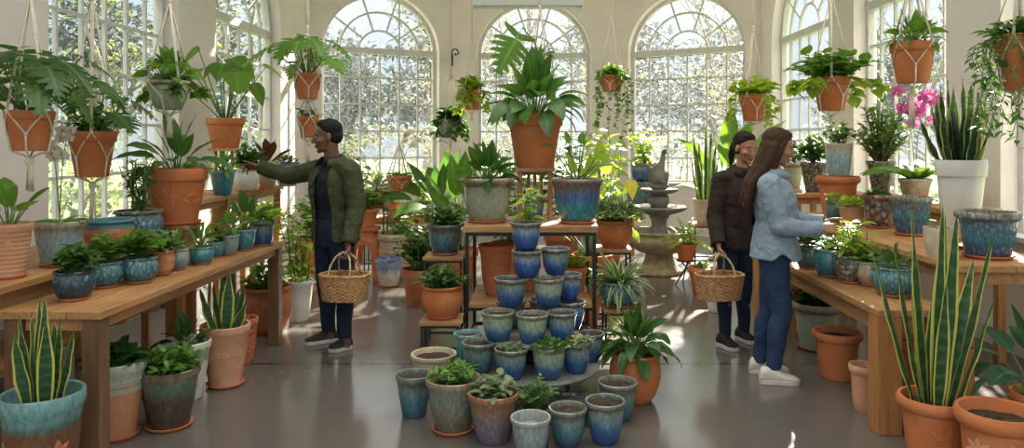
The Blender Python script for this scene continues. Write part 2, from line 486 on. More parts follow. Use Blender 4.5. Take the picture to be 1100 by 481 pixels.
def window(Mx, u0, u1, ncol=6, label=None):
    WN[0] += 1
    P = lambda u, w, z: Mx @ V((u, w, z))
    r = (u1 - u0) / 2; c = (u0 + u1) / 2
    wd = .17
    root = thing('window_%d' % WN[0], label, 'window', Mx @ V((c, wd, SILL)), 0, kind='structure')
    inv = Matrix.Translation(-root.location)
    fr, pn, sl, hd = MB(), MB(), MB(), MB()

    def bar(a, b, t, dep):
        """flat bar between two points of the window plane"""
        a2, b2 = V(a), V(b); d = (b2 - a2)
        if d.length < 1e-6: return
        d.normalize(); nrm = V((-d.y, d.x)) * t / 2
        q = [a2 + nrm, a2 - nrm, b2 - nrm, b2 + nrm]
        lo = [fr.vert(P(p.x, wd - dep / 2, p.y)) for p in q]; hi = [fr.vert(P(p.x, wd + dep / 2, p.y)) for p in q]
        fr.face(lo[::-1]); fr.face(hi)
        for k in range(4): fr.face((lo[k], lo[(k + 1) % 4], hi[(k + 1) % 4], hi[k]))

    def arc(rad, t, dep, n=24, k0=0, k1=None):
        pts = [(c - rad * math.cos(PI * k / n), SPRING + rad * .96 * math.sin(PI * k / n)) for k in range(n + 1)]
        for k in range(n): bar(pts[k], pts[k + 1], t, dep)

    bar((u0 + .03, SILL), (u0 + .03, SPRING), .07, .07); bar((u1 - .03, SILL), (u1 - .03, SPRING), .07, .07)
    bar((u0, SILL + .03), (u1, SILL + .03), .08, .076); bar((u0, SPRING), (u1, SPRING), .10, .09)
    arc(r - .03, .07, .07); arc(r * .68, .032, .032); arc(r * .36, .032, .032)
    for k in range(1, 5):
        t = PI * k / 5
        f = lambda q: (c - q * math.cos(t), SPRING + q * .96 * math.sin(t))
        bar(f(r * .36), f(r - .03), .03, .027)
    for k in range(1, ncol):
        u = u0 + (u1 - u0) * k / ncol
        bar((u, SILL), (u, SPRING), .028, .034)
    nr = 5
    for k in range(1, nr):
        z = SILL + (SPRING - SILL) * k / nr
        bar((u0, z), (u1, z), .028, .029)
    n = 28
    path = [(u0, SILL)] + [(c - r * math.cos(PI * k / n), SPRING + r * .96 * math.sin(PI * k / n)) for k in range(n + 1)] + [(u1, SILL)]
    pn.face([pn.vert(P(p[0], wd + .005, p[1])) for p in path])
    Lw = (u1 - u0)
    q0 = []
    for (uu, ww, zz) in ((0, -.05, 0), (Lw, -.05, 0), (Lw, wd - .03, 0), (0, wd - .03, 0), (0, -.05, .035), (Lw, -.05, .035), (Lw, wd - .03, .035), (0, wd - .03, .035)):
        q0.append(sl.vert(P(u0 + uu, ww, SILL + zz)))
    a, b, c_, d, e, f_, g, h = q0
    for q in ((d, c_, b, a), (e, f_, g, h), (a, b, f_, e), (b, c_, g, f_), (c_, d, h, g), (d, a, e, h)): sl.face(q)
    for mb, nme, mt in ((fr, 'window_frame', M['win_paint']), (pn, 'pane', M['glass']), (sl, 'window_sill', M['win_paint'])):
        mb.v = [tuple(inv @ V(p)) for p in mb.v]
        mb.build(nme, mt, root, smooth=False)
    return root


# walls run so that "inside left to right" is a->b
opens = {
    'wall_left': ((-WX, -.6), (-WX, YC), [(5.53 + .6, 7.56 + .6), (8.42 + .6, 10.62 + .6)]),
    'wall_back_left': ((-WX, YC), (-XB, YB), [(.26, 2.27)]),
    'wall_back': ((-XB, YB), (XB, YB), [(.42, 2.40)]),
    'wall_back_right': ((XB, YB), (WX, YC), [(.27, 2.27)]),
    'wall_right': ((WX, YC), (WX, -.6), [(YC - 11.25, YC - 9.08), (YC - 8.37, YC - 6.5), (YC - 5.74, YC - 3.9)]),
}
for nme, (a, b, ops) in opens.items():
    Mx = arched_wall(nme, a, b, ops)
    for (u0, u1) in ops:
        window(Mx, u0, u1)

# floor: polished concrete with sawn joints
m, nt, out = nm('polished_concrete')
p = N(nt, 'ShaderNodeBsdfPrincipled', i_IOR=1.62)
f, vec = noise_tex(nt, 1.1, 6); f2, _ = noise_tex(nt, 9, 5)
r = ramp(nt, [(.2, (.108, .096, .086)), (.8, (.125, .112, .10))]); L(nt, f, r.inputs[0])
r2 = ramp(nt, [(.3, (.95, .95, .95)), (.7, (1.04, 1.04, 1.04))]); L(nt, f2, r2.inputs[0])
colr = mix(nt, 1.0, r.outputs[0], r2.outputs[0], 'MULTIPLY')
tc = N(nt, 'ShaderNodeTexCoord'); sx = N(nt, 'ShaderNodeSeparateXYZ'); L(nt, tc.outputs['Object'], sx.inputs[0])
for axis, at in (('Y', 5.32), ('Y', 9.4), ('X', .06), ('Y', 1.3)):
    s = N(nt, 'ShaderNodeMath', operation='SUBTRACT', i_1=at); L(nt, sx.outputs[axis], s.inputs[0])
    ab = N(nt, 'ShaderNodeMath', operation='ABSOLUTE'); L(nt, s.outputs[0], ab.inputs[0])
    lt = N(nt, 'ShaderNodeMath', operation='LESS_THAN', i_1=.018); L(nt, ab.outputs[0], lt.inputs[0])
    colr = mix(nt, lt.outputs[0], colr, (.04, .036, .034))
L(nt, colr, p.inputs['Base Color'])
r3 = ramp(nt, [(.3, (.15, .15, .15)), (.7, (.21, .21, .21))]); L(nt, f2, r3.inputs[0]); L(nt, r3.outputs[0], p.inputs['Roughness'])
L(nt, p.outputs[0], out.inputs[0])
M['floor'] = m
mb = MB()
poly = [(-WX - .02, -.6), (WX + .02, -.6), (WX + .02, YC), (XB, YB + .02), (-XB, YB + .02), (-WX - .02, YC)]
lo = [mb.vert((x, y, -.12)) for x, y in poly]; hi = [mb.vert((x, y, 0)) for x, y in poly]
mb.face(hi); mb.face(lo[::-1])
for k in range(6): mb.face((lo[k], lo[(k + 1) % 6], hi[(k + 1) % 6], hi[k]))
tag(mb.build('floor', M['floor'], smooth=False), kind='structure')

# ceiling with an unseen opening added over the front to let in fill light
mb = MB()
t = .14
for (x0, x1, y0, y1) in ((-WX - TH, -1.6, 2.0, YC + .3), (1.6, WX + TH, 2.0, YC + .3), (-1.6, 1.6, 7.1, YC + .3), (-WX - TH, WX + TH, -.6, 2.0), (-2.2, 2.2, YC + .3, YB + TH)):
    mb.box(((x0 + x1) / 2, (y0 + y1) / 2, ZT + t / 2), (x1 - x0, y1 - y0, t))
tag(mb.build('ceiling', M['plaster'], smooth=False), kind='structure')

# baseboards
for nme, a, b in (('baseboard_left', (-WX, -.6), (-WX, YC)), ('baseboard_right', (WX, YC), (WX, -.6)), ('baseboard_back', (-XB, YB), (XB, YB)),
                  ('baseboard_back_left', (-WX, YC), (-XB, YB)), ('baseboard_back_right', (XB, YB), (WX, YC))):
    Mx, Ln = wall_matrix(a, b)
    mb = MB(); mb.box((Ln / 2, -.009, .07), (Ln - .05, .016, .138), M=Mx)
    tag(mb.build(nme, M['win_paint'], smooth=False), kind='structure')

# ------------------------------------------------------------------ outside
mb = MB()
n = 24
rows = []
for i in range(n + 1):
    row = []
    for j in range(n + 1):
        x = -45 + 90 * i / n; y = -6 + 70 * j / n
        far = max(0, max(abs(x) - 5, y - 14))
        row.append((x, y, -.16 + min(0, 0) + .05 * mnoise.noise(V((x * .2, y * .2, 0))) * min(1, far)))
    rows.append(row)
mb.grid(rows)
tag(mb.build('ground', plain('lawn', (.13, .18, .06), .95, 0, .4, 1.5, .3)), kind='structure')


def tree(px_x, y, h, crown_r, seed, label, leaf='l_out_a', dens=1.0, bare=.5):
    rg = random.Random(seed)
    root = thing('tree', label, 'tree', (px_x, y, -.16), 0, 'trees outside the windows')
    tr, lf = MB(), MB()
    th = h * .38
    tips = []

    def branch(p, d, ln, r, lv):
        pts = [p]; q = p.copy(); dd = d.copy()
        k = 4
        for i in range(k):
            dd = (dd + V((rg.uniform(-.22, .22), rg.uniform(-.22, .22), rg.uniform(-.05, .18)))).normalized()
            q = q + dd * ln / k; pts.append(q.copy())
        tr.tube(pts, [r * (1 - .5 * i / k) for i in range(k + 1)], 6 if lv < 2 else 4)
        if lv >= 3:
            tips.extend(pts[1:]); return
        for _ in range(4 if lv < 2 else 3):
            t = rg.randint(1, k)
            az = rg.uniform(0, 2 * PI)
            nd = (dd + V((math.cos(az), math.sin(az), rg.uniform(-.1, .5))) * .95).normalized()
            branch(pts[t], nd, ln * rg.uniform(.5, .75), r * .5, lv + 1)

    branch(V((0, 0, 0)), V((rg.uniform(-.1, .1), 0, 1)), th * 1.2, h * .016, 0)
    for tp in tips:
        for _ in range(int(7 * dens)):
            p = tp + V((rg.gauss(0, .22), rg.gauss(0, .22), rg.gauss(0, .2))) * crown_r * .6
            az = rg.uniform(0, 2 * PI)
            d = V((math.cos(az), math.sin(az), rg.uniform(-.7, .5)))
            leaf_(lf, p, d, rg.uniform(.10, .2), rg.uniform(.06, .11), rg.uniform(.1, .4), 'ovate', 2, .1, rg)
    tr.build('trunk', M['treebark'], root)
    lf.build('crown', M[leaf], root, attr=True)
    return root


def hedge(x0, y0, wx, hz, seed, label, leaf, name='shrub'):
    rg = random.Random(seed)
    root = thing(name, label, 'shrub', (x0, y0, -.16), 0, 'shrubs outside the windows')
    lf, st = MB(), MB()
    for k in range(10):
        az = rg.uniform(0, 2 * PI); rr = rg.uniform(.1, .75)
        top = V((wx * .5 * rr * math.cos(az), wx * .5 * rr * math.sin(az), hz * rg.uniform(.5, .85)))
        st.tube([(top.x * .25, top.y * .25, 0), (top.x * .7, top.y * .7, top.z * .5), top], [.03, .02, .008], 5)
    for k in range(1500):
        az = rg.uniform(0, 2 * PI); ph = math.acos(rg.uniform(-.75, 1)); rr = rg.uniform(.72, 1.05)
        b = .85 + .25 * mnoise.noise(V((math.cos(az) * 2 + seed, math.sin(az) * 2, ph * 2)))
        p = V((wx * .5 * b * rr * math.sin(ph) * math.cos(az), wx * .5 * b * rr * math.sin(ph) * math.sin(az), hz * .52 + hz * .48 * b * rr * math.cos(ph)))
        d = V((rg.gauss(0, 1), rg.gauss(0, 1), rg.gauss(.2, .7)))
        leaf_(lf, p, d, rg.uniform(.09, .17), rg.uniform(.05, .09), .3, 'ovate', 2, .1, rg)
    st.build('stems', M['treebark'], root)
    lf.build('foliage', M[leaf], root, attr=True)


def far_tree(x0, y0, wx, hz, seed, label):
    """big round-headed tree of the far tree line"""
    rg = random.Random(seed * 7 + 1)
    root = thing('tree', label, 'tree', (x0, y0, -.16), 0, 'far tree line')
    lf, st = MB(), MB()
    st.tube([(0, 0, 0), (.1, 0, hz * .3), (0, .1, hz * .75)], [hz * .035, hz * .028, .04], 8)
    blobs = [V((rg.uniform(-.3, .3) * wx, rg.uniform(-.25, .25) * wx, hz * rg.uniform(.28, .82))) for _ in range(11)]
    for b in blobs:
        st.tube([(0, 0, hz * .3), (b.x * .5, b.y * .5, hz * .2 + b.z * .5), b], [.09, .06, .02], 5)
        rr = wx * rg.uniform(.17, .27)
        for k in range(230):
            q = V((rg.gauss(0, 1), rg.gauss(0, 1), rg.gauss(0, 1))).normalized() * rr * rg.uniform(.55, 1.05)
            leaf_(lf, b + q, q + V((rg.gauss(0, .5), rg.gauss(0, .5), rg.gauss(0, .5))) * rr, rg.uniform(.28, .5), rg.uniform(.16, .28), .3, 'ovate', 2, .1, rg)
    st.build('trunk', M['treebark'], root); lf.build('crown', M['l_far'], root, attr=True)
# ------------------------------------------------------------------ leaves and plants
def prof(shape, t):
    if shape == 'ovate': return math.sin(PI * t ** .68) ** .8 if 0 < t < 1 else 0
    if shape == 'lance': return math.sin(PI * t ** .85) if 0 < t < 1 else 0
    if shape == 'paddle': return (max(0, math.sin(PI * min(1, t ** .9)))) ** .55
    if shape == 'obov': return math.sin(PI * t ** 1.5) ** .75 if 0 < t < 1 else 0
    if shape == 'strap': return min(1, .55 + t * 2) * max(0, 1 - t ** 3) ** .7
    if shape == 'sword': return (.62 + .38 * math.sin(PI * min(1, t * 1.15))) * max(0, 1 - t ** 5) ** .8
    if shape == 'heart': return (.72 + .6 * math.sin(PI * t ** .75)) * (1 - t) ** .62 * .95
    return math.sin(PI * t)


def leaf_(mb, p, d, Ln, wd, droop=.5, shape='ovate', n=5, fold=.25, rg=R, twist=None, up=None, wave=0.0, m=0, sideways=None):
    p = V(p); d = V(d)
    if d.length < 1e-6: d = V((0, 0, 1))
    d.normalize()
    rv = rg.random()
    if up is None: up = V((0, 0, 1))
    if sideways is not None: s0 = V(sideways)
    else: s0 = d.cross(up)
    if s0.length < .08: s0 = V((math.cos(rv * 40), math.sin(rv * 40), 0))
    s0.normalize()
    if twist is None: twist = rg.uniform(-.35, .35)
    rows = []
    q = p.copy(); dd = d.copy()
    for i in range(n + 1):
        t = i / n
        s = (s0 - dd * s0.dot(dd)).normalized()
        nrm = s.cross(dd)
        if twist:
            ct, sn = math.cos(twist), math.sin(twist)
            s, nrm = s * ct + nrm * sn, nrm * ct - s * sn
        w = wd / 2 * max(prof(shape, min(max(t, .004), .996)), .015)
        wv = wave * wd * math.sin(t * 17 + rv * 9) if wave else 0
        cf, sf = math.cos(fold), math.sin(fold)
        rows.append((q - s * (w * cf) + nrm * (w * sf + wv), q.copy(), q + s * (w * cf) + nrm * (w * sf - wv), t))
        dd = (dd + V((0, 0, -droop / n))).normalized()
        q = q + dd * (Ln / n)
    ids = []
    for (a, b, c, t) in rows:
        ids.append((mb.vert(a, (rv, 1, t)), mb.vert(b, (rv, 0, t)), mb.vert(c, (rv, 1, t))))
    for i in range(n):
        a, b = ids[i], ids[i + 1]
        mb.face((a[0], a[1], b[1], b[0]), m); mb.face((a[1], a[2], b[2], b[1]), m)
    return q


def split_leaf(mb, p, d, Ln, wd, droop, rg, lobes=6, up=None, twist=None):
    """monstera blade: heart outline cut into lobes along the side veins"""
    p = V(p); d = V(d).normalized(); rv = rg.random()
    s0 = d.cross(up if up else V((0, 0, 1)))
    if s0.length < .08: s0 = V((1, 0, 0))
    s0.normalize()
    tw = rg.uniform(-.4, .4) if twist is None else twist
    n = 14
    sp = []
    q = p.copy(); dd = d.copy()
    for i in range(n + 1):
        s = (s0 - dd * s0.dot(dd)).normalized(); nrm = s.cross(dd)
        ct, sn = math.cos(tw), math.sin(tw)
        s, nrm = s * ct + nrm * sn, nrm * ct - s * sn
        sp.append((q.copy(), s, nrm, dd.copy()))
        dd = (dd + V((0, 0, -droop / n))).normalized(); q = q + dd * (Ln / n)

    def at(t, off, drop=0):
        x = min(max(t, 0), 1) * n; i = min(int(x), n - 1); f = x - i
        a, b = sp[i], sp[i + 1]
        extra = (t - 1) * Ln if t > 1 else (t * Ln if t < 0 else 0)
        pos = a[0].lerp(b[0], f) + a[3] * extra
        return pos + a[1] * off + a[2] * (abs(off) * .18 - (off / wd) ** 2 * wd * .55)

    H = lambda t: wd / 2 * (max(prof('heart', min(max(t, .01), .985)), .06))
    for sg in (-1, 1):
        for k in range(lobes):
            t0, t1 = k / lobes * .93, (k + 1) / lobes * .93
            tm = (t0 + t1) / 2
            sweep = .10 + .05 * k / lobes - (.22 if k == 0 else 0)
            inner = .36
            gap = .17 if k not in (0,) else .1
            wi0, wi1 = H(t0) * inner, H(t1) * inner
            dt = (t1 - t0)
            wo = H(tm)
            r0 = [mb.vert(at(t0, 0), (rv, 0, t0)), mb.vert(at(t1, 0), (rv, 0, t1))]
            r1 = [mb.vert(at(t0 + sweep * .3, sg * wi0), (rv, .4, t0)), mb.vert(at(t1 + sweep * .3, sg * wi1), (rv, .4, t1))]
            r2 = [mb.vert(at(t0 + dt * gap + sweep * .65, sg * wo * .74), (rv, .75, t0)), mb.vert(at(t1 - dt * gap + sweep * .65, sg * wo * .72), (rv, .75, t1))]
            r3 = [mb.vert(at(t0 + dt * (gap + .12) + sweep, sg * wo * .98), (rv, 1, t0)), mb.vert(at(t1 - dt * (gap + .06) + sweep, sg * wo * .90), (rv, 1, t1))]
            for a, b in ((r0, r1), (r1, r2), (r2, r3)):
                mb.face((a[0], a[1], b[1], b[0]) if sg > 0 else (a[1], a[0], b[0], b[1]))
        t0 = .93
        a = mb.vert(at(t0, 0), (rv, 0, t0)); b = mb.vert(at(t0, sg * H(t0) * .36), (rv, .4, t0)); c = mb.vert(at(1.08, 0), (rv, .4, 1))
        mb.face((a, b, c) if sg < 0 else (a, c, b))
    return q


def arc_pts(p, d, ln, droop, k=5):
    pts = [V(p)]; q = V(p); dd = V(d).normalized()
    for i in range(k):
        q = q + dd * ln / k; pts.append(q.copy())
        dd = (dd + V((0, 0, -droop / k))).normalized()
    return pts, dd


class Plant:
    def __init__(self):
        self.parts = {}

    def mb(self, name, mat, attr=True):
        if name not in self.parts: self.parts[name] = (MB(), mat, attr)
        return self.parts[name][0]


def pl_rosette(P, h, sp, rg, n=14, shape='ovate', mat='l_mid', lr=.5, wr=.42, pet=.5, droop=.8, spread=1.0, pr=.006, wave=0.0, hang=.35, flat=.5):
    """broad leaves on stalks springing from the crown; outer leaves arch over and hang"""
    lf = P.mb('foliage', mat); st = P.mb('stems', 'stem', False)
    n = int(n * 1.25)
    for i in range(n):
        f = (i + .5) / n
        az = i * 2.399 + rg.uniform(-.3, .3)
        tilt = (.06 + 1.0 * f ** .85) * spread * rg.uniform(.8, 1.15)
        d = V((math.cos(az) * math.sin(tilt), math.sin(az) * math.sin(tilt), math.cos(tilt)))
        sc = rg.uniform(.78, 1.08) * (1 - .22 * f)
        pl = h * pet * sc
        Ln = h * lr * sc * (.95 if f < .5 else 1.1)
        if f > .25:                                        # keep inside the spread
            reach = (pl + Ln * .8) * math.sin(min(tilt, 1.45))
            if reach > sp * .56: q = sp * .56 / reach; pl *= q; Ln *= max(q, .75)
        base = V((math.cos(az), math.sin(az), 0)) * sp * .05 * f
        pts, dd = arc_pts(base, d, pl, .35 * f, 4)
        st.tube(pts, [pr, pr * .9, pr * .8, pr * .7, pr * .5], 5)
        ld = (dd + V((math.cos(az), math.sin(az), 0)) * flat * .4 * f + V((0, 0, -hang * f))).normalized()
        leaf_(lf, pts[-1], ld, Ln, Ln * wr * rg.uniform(.95, 1.25), droop * rg.uniform(.7, 1.4) * (.4 + 1.1 * f), shape, 8, .2, rg, wave=wave, twist=rg.uniform(-.6, .6))


def pl_snake(P, h, sp, rg, n=9, mat='l_snake', wr=.085, lean=.16, wpx=None):
    lf = P.mb('foliage', mat)
    for i in range(n):
        f = i / max(1, n - 1)
        az = i * 2.399 + rg.uniform(-.4, .4)
        rr = sp * .16 * math.sqrt(f)
        b = V((math.cos(az) * rr, math.sin(az) * rr, -.01))
        tl = lean * (.15 + f) * rg.uniform(.6, 1.2)
        d = V((math.cos(az) * tl, math.sin(az) * tl, 1))
        Ln = h * (1 - .5 * f * rg.uniform(.5, 1.1))
        face = az + PI / 2 + rg.uniform(-.7, .7)
        sd = V((math.cos(face), math.sin(face) * .6, 0))
        leaf_(lf, b, d, Ln, h * wr * rg.uniform(.85, 1.2), -.05 + .12 * f, 'sword', 12, .3, rg, sideways=sd, twist=rg.uniform(-.25, .25), wave=.05)


def pl_bush(P, h, sp, rg, n=22, lpm=12, mat='l_mid', ls=.09, wr=.5, shape='ovate', stem='stem', droop=.5, up=.6, top=1.0):
    """many thin stems carrying small leaves"""
    lf = P.mb('foliage', mat); st = P.mb('stems', stem, False)
    for i in range(n):
        az = i * 2.399 + rg.uniform(-.4, .4)
        f = math.sqrt((i + .5) / n)
        target = V((math.cos(az) * sp / 2 * f, math.sin(az) * sp / 2 * f, h * top * (1 - .55 * f * f) * rg.uniform(.7, 1.02)))
        b = V((math.cos(az), math.sin(az), 0)) * sp * .06 * f
        mid = V((target.x * .45, target.y * .45, target.z * up))
        pts = []
        for k in range(7):
            t = k / 6
            pts.append(b * (1 - t) ** 2 + mid * 2 * t * (1 - t) + target * t * t)
        st.tube(pts, [h * .010 * (1 - .7 * k / 6) + .0008 for k in range(7)], 4)
        for k in range(lpm):
            t = .22 + .78 * (k + rg.random()) / lpm
            x = t * 6; j = min(int(x), 5)
            p = pts[j].lerp(pts[min(j + 1, 6)], x - j)
            tang = (pts[min(j + 1, 6)] - pts[j]).normalized()
            a2 = rg.uniform(0, 2 * PI)
            d = (tang * .6 + V((math.cos(a2), math.sin(a2), rg.uniform(-.1, .6)))).normalized()
            Ln = ls * rg.uniform(.7, 1.25)
            leaf_(lf, p, d, Ln, Ln * wr, droop, shape, 4, .2, rg)


def pl_mound(P, h, sp, rg, n=260, mat='l_mid', ls=.03, wr=.6, shape='ovate'):
    lf = P.mb('foliage', mat); st = P.mb('stems', 'stem', False)
    for i in range(n):
        az = rg.uniform(0, 2 * PI); u = math.sqrt(rg.random())
        z = h * math.sqrt(max(0, 1 - u * u * .9)) * rg.uniform(.55, 1.0)
        p = V((math.cos(az) * sp / 2 * u, math.sin(az) * sp / 2 * u, z))
        if i % 4 == 0: st.tube([(p.x * .5, p.y * .5, 0), p], [.0022, .001], 3)
        d = V((math.cos(az) * u + rg.gauss(0, .5), math.sin(az) * u + rg.gauss(0, .5), .6 + rg.gauss(0, .3)))
        Ln = ls * rg.uniform(.7, 1.3)
        leaf_(lf, p, d, Ln, Ln * wr, .4, shape, 3, .15, rg)


def pl_strap(P, h, sp, rg, n=30, mat='l_mid', w=.02, droop=1.8, shape='strap'):
    lf = P.mb('foliage', mat)
    for i in range(n):
        az = i * 2.399 + rg.uniform(-.3, .3); f = (i + .5) / n
        tl = .45 + 1.0 * f
        d = V((math.cos(az) * math.sin(tl), math.sin(az) * math.sin(tl), math.cos(tl)))
        Ln = math.hypot(h, sp / 2) * rg.uniform(.75, 1.1)
        leaf_(lf, (math.cos(az) * .01, math.sin(az) * .01, 0), d, Ln, w * rg.uniform(.8, 1.2), droop * (.35 + f) * rg.uniform(.7, 1.2), shape, 9, .3, rg)


def pl_fern(P, h, sp, rg, n=16, mat='l_mid', pin=.05, k=13):
    lf = P.mb('foliage', mat); st = P.mb('stems', 'stem', False)
    for i in range(n):
        az = i * 2.399; f = (i + .5) / n
        tl = .15 + .95 * f
        d = V((math.cos(az) * math.sin(tl), math.sin(az) * math.sin(tl), math.cos(tl)))
        Ln = math.hypot(h, sp / 2) * rg.uniform(.75, 1.0)
        pts, _ = arc_pts((0, 0, 0), d, Ln, .6 + f, 10)
        st.tube(pts, [.002] * 11, 3)
        for j in range(2, k + 2):
            t = j / (k + 2); x = t * 10; q = min(int(x), 9)
            p = pts[q].lerp(pts[q + 1], x - q); tg = (pts[q + 1] - pts[q]).normalized()
            s = tg.cross(V((0, 0, 1))); s = s.normalized() if s.length > .05 else V((1, 0, 0))
            for sg in (-1, 1):
                l2 = pin * (math.sin(PI * t) ** .6) * rg.uniform(.85, 1.15)
                leaf_(lf, p, s * sg + tg * .5 + V((0, 0, .1)), l2, l2 * .36, .4, 'lance', 3, .1, rg)


def pl_trail(P, h, sp, rg, n=16, drop=.4, mat='l_lime', ls=.05, wr=.7, shape='heart', rim=.12, per=14, bush=12, spread=.35, bushmat=None, lead=0):
    """vines that climb over the rim and hang"""
    lf = P.mb('foliage', mat); st = P.mb('stems', 'stem', False)
    for i in range(n):
        az = i * 2.399 + rg.uniform(-.3, .3)
        rr = rim * rg.uniform(1.0, 1.0 + spread); dz = drop * rg.uniform(.35, 1.0)
        o = V((math.cos(az), math.sin(az), 0))
        pts = [o * .02, o * rim * .6 + V((0, 0, h * rg.uniform(.3, .7))), o * rim * 1.12 + V((0, 0, h * .2)), o * (rr * 1.12)]
        k = 6
        for j in range(1, k + 1):
            pts.append(o * (rr * 1.12 + .015 * math.sin(j * 1.3 + i)) + V((rg.uniform(-.02, .02), rg.uniform(-.02, .02), -dz * j / k)))
        st.tube(pts, [.0025] * len(pts), 4)
        for j in range(per):
            x = (j + rg.random()) / per * (len(pts) - 1); q = min(int(x), len(pts) - 2)
            p = pts[q].lerp(pts[q + 1], x - q)
            a2 = rg.uniform(0, 2 * PI)
            d = o * .5 + V((math.cos(a2), math.sin(a2), rg.uniform(-.6, .3)))
            Ln = ls * rg.uniform(.7, 1.25)
            leaf_(lf, p, d, Ln, Ln * wr, .6, shape, 4, .2, rg)
    if bush: pl_bush(P, h, sp, rg, bush, 7, bushmat or mat, ls * 1.1, wr, shape)


def pl_monstera(P, h, sp, rg, n=9, mat='l_deep', ls=.3, spread=1.0, split=True, pet=.9, hang=1.0):
    """long stalks, each carrying one broad blade that hangs from its tip"""
    lf = P.mb('foliage', mat); st = P.mb('stems', 'stem', False)
    for i in range(n):
        f = (i + .5) / n
        az = i * 2.399 + rg.uniform(-.25, .25)
        tl = (.10 + .95 * f) * spread
        d = V((math.cos(az) * math.sin(tl), math.sin(az) * math.sin(tl), math.cos(tl)))
        ln = h * pet * rg.uniform(.72, 1.05) * (1 - .1 * f)
        ln = min(ln, max(.10, (sp / 2 - ls * .25) / max(.25, math.sin(tl))))
        pts, dd = arc_pts((math.cos(az) * .02, math.sin(az) * .02, 0), d, ln, .35 * f, 5)
        st.tube(pts, [.0075, .007, .006, .0055, .005, .0045], 6)
        o = V((math.cos(az), math.sin(az), 0))
        ld = (o * rg.uniform(.5, .9) + V((0, 0, rg.uniform(-.25, -.75) * hang)) + V((0, -.25, 0))).normalized()
        Ln = ls * rg.uniform(.8, 1.15)
        if split: split_leaf(lf, pts[-1] - ld * Ln * .08, ld, Ln, Ln * 1.0, rg.uniform(.3, .7), rg)
        else: leaf_(lf, pts[-1] - ld * Ln * .06, ld, Ln, Ln * .78, rg.uniform(.4, .9), 'heart', 8, .15, rg)


def flower(P, c, facing, s, mat, rg):
    fl = P.mb('flowers', mat)
    f = V(facing).normalized()
    u = f.cross(V((0, 0, 1)))
    u = u.normalized() if u.length > .05 else V((1, 0, 0))
    w = u.cross(f)
    for ang, ln, wd in ((90, 1, .62), (210, 1, .6), (330, 1, .6), (15, 1.05, 1.05), (165, 1.05, 1.05)):
        a = math.radians(ang)
        d = u * math.cos(a) + w * math.sin(a) + f * .15
        leaf_(fl, c, d, s * .5 * ln, s * .5 * wd, .1, 'ovate', 4, .15, rg, up=f, twist=0)
    P.mb('flower_centres', 'p_center', False).ball(V(c) + f * s * .06, s * .09, 6, 4)


def pl_orchid(P, h, sp, rg, spikes=((.1, 0),), mat='p_white', fs=.06, nf=7, leafmat_='l_mid', nl=7, ll=.5, face=(0, -1, 0), arch=.9):
    lf = P.mb('foliage', leafmat_); st = P.mb('flower_stalks', 'stem', False)
    for i in range(nl):
        az = i * 2.399 + .4
        d = V((math.cos(az), math.sin(az) * .8, .75))
        leaf_(lf, (0, 0, 0), d, sp * ll * rg.uniform(.8, 1.1), sp * ll * .3, 1.0, 'paddle', 7, .25, rg)
    for k, (lx, ly) in enumerate(spikes):
        hh = h * rg.uniform(.92, 1.0)
        pts = []
        for j in range(13):
            t = j / 12
            pts.append(V((lx * t ** 1.6 + (lx * arch * .5 * max(0, t - .6) * 2), ly * t ** 1.6, hh * (t if t < .8 else .8 + (t - .8) * .55))))
        st.tube(pts, [.004 * (1 - .5 * j / 12) for j in range(13)], 5)
        for j in range(nf):
            t = .66 + .34 * j / max(1, nf - 1)
            x = t * 12; q = min(int(x), 11)
            p = pts[q].lerp(pts[q + 1], x - q) + V((rg.uniform(-1, 1) * fs * .55, -fs * .25 + rg.uniform(-.2, .2) * fs, rg.uniform(-.5, .4) * fs))
            flower(P, p, V(face) + V((rg.uniform(-.5, .5), rg.uniform(-.2, .2), rg.uniform(-.2, .3))), fs * rg.uniform(.8, 1.15), mat, rg)


def pl_climb(P, h, sp, rg, n=5, mat='l_lime', ls=.1, wr=.6, shape='lance', per=12, stem='stem'):
    """tall upright canes with leaves all the way up"""
    lf = P.mb('foliage', mat); st = P.mb('stems', stem, False)
    for i in range(n):
        az = i * 2.399 + rg.uniform(-.3, .3); rr = sp * .3 * math.sqrt((i + .3) / n)
        hh = h * rg.uniform(.7, 1.0)
        pts = [V((math.cos(az) * rr * (.3 + t * 1.1) + .02 * math.sin(t * 5 + i), math.sin(az) * rr * (.3 + t * 1.1), hh * t)) for t in [k / 6 for k in range(7)]]
        st.tube(pts, [.007 * (1 - .6 * k / 6) for k in range(7)], 5)
        for j in range(per):
            t = .1 + .9 * (j + rg.random()) / per; x = t * 6; q = min(int(x), 5)
            p = pts[q].lerp(pts[q + 1], x - q)
            a2 = j * 2.399 + i
            d = V((math.cos(a2), math.sin(a2), rg.uniform(.2, .7)))
            Ln = ls * rg.uniform(.75, 1.2)
            leaf_(lf, p, d, Ln, Ln * wr, 1.0, shape, 5, .22, rg)


KINDS = dict(rosette=pl_rosette, snake=pl_snake, bush=pl_bush, mound=pl_mound, strap=pl_strap, fern=pl_fern, trail=pl_trail, monstera=pl_monstera,
             orchid=pl_orchid, climb=pl_climb)

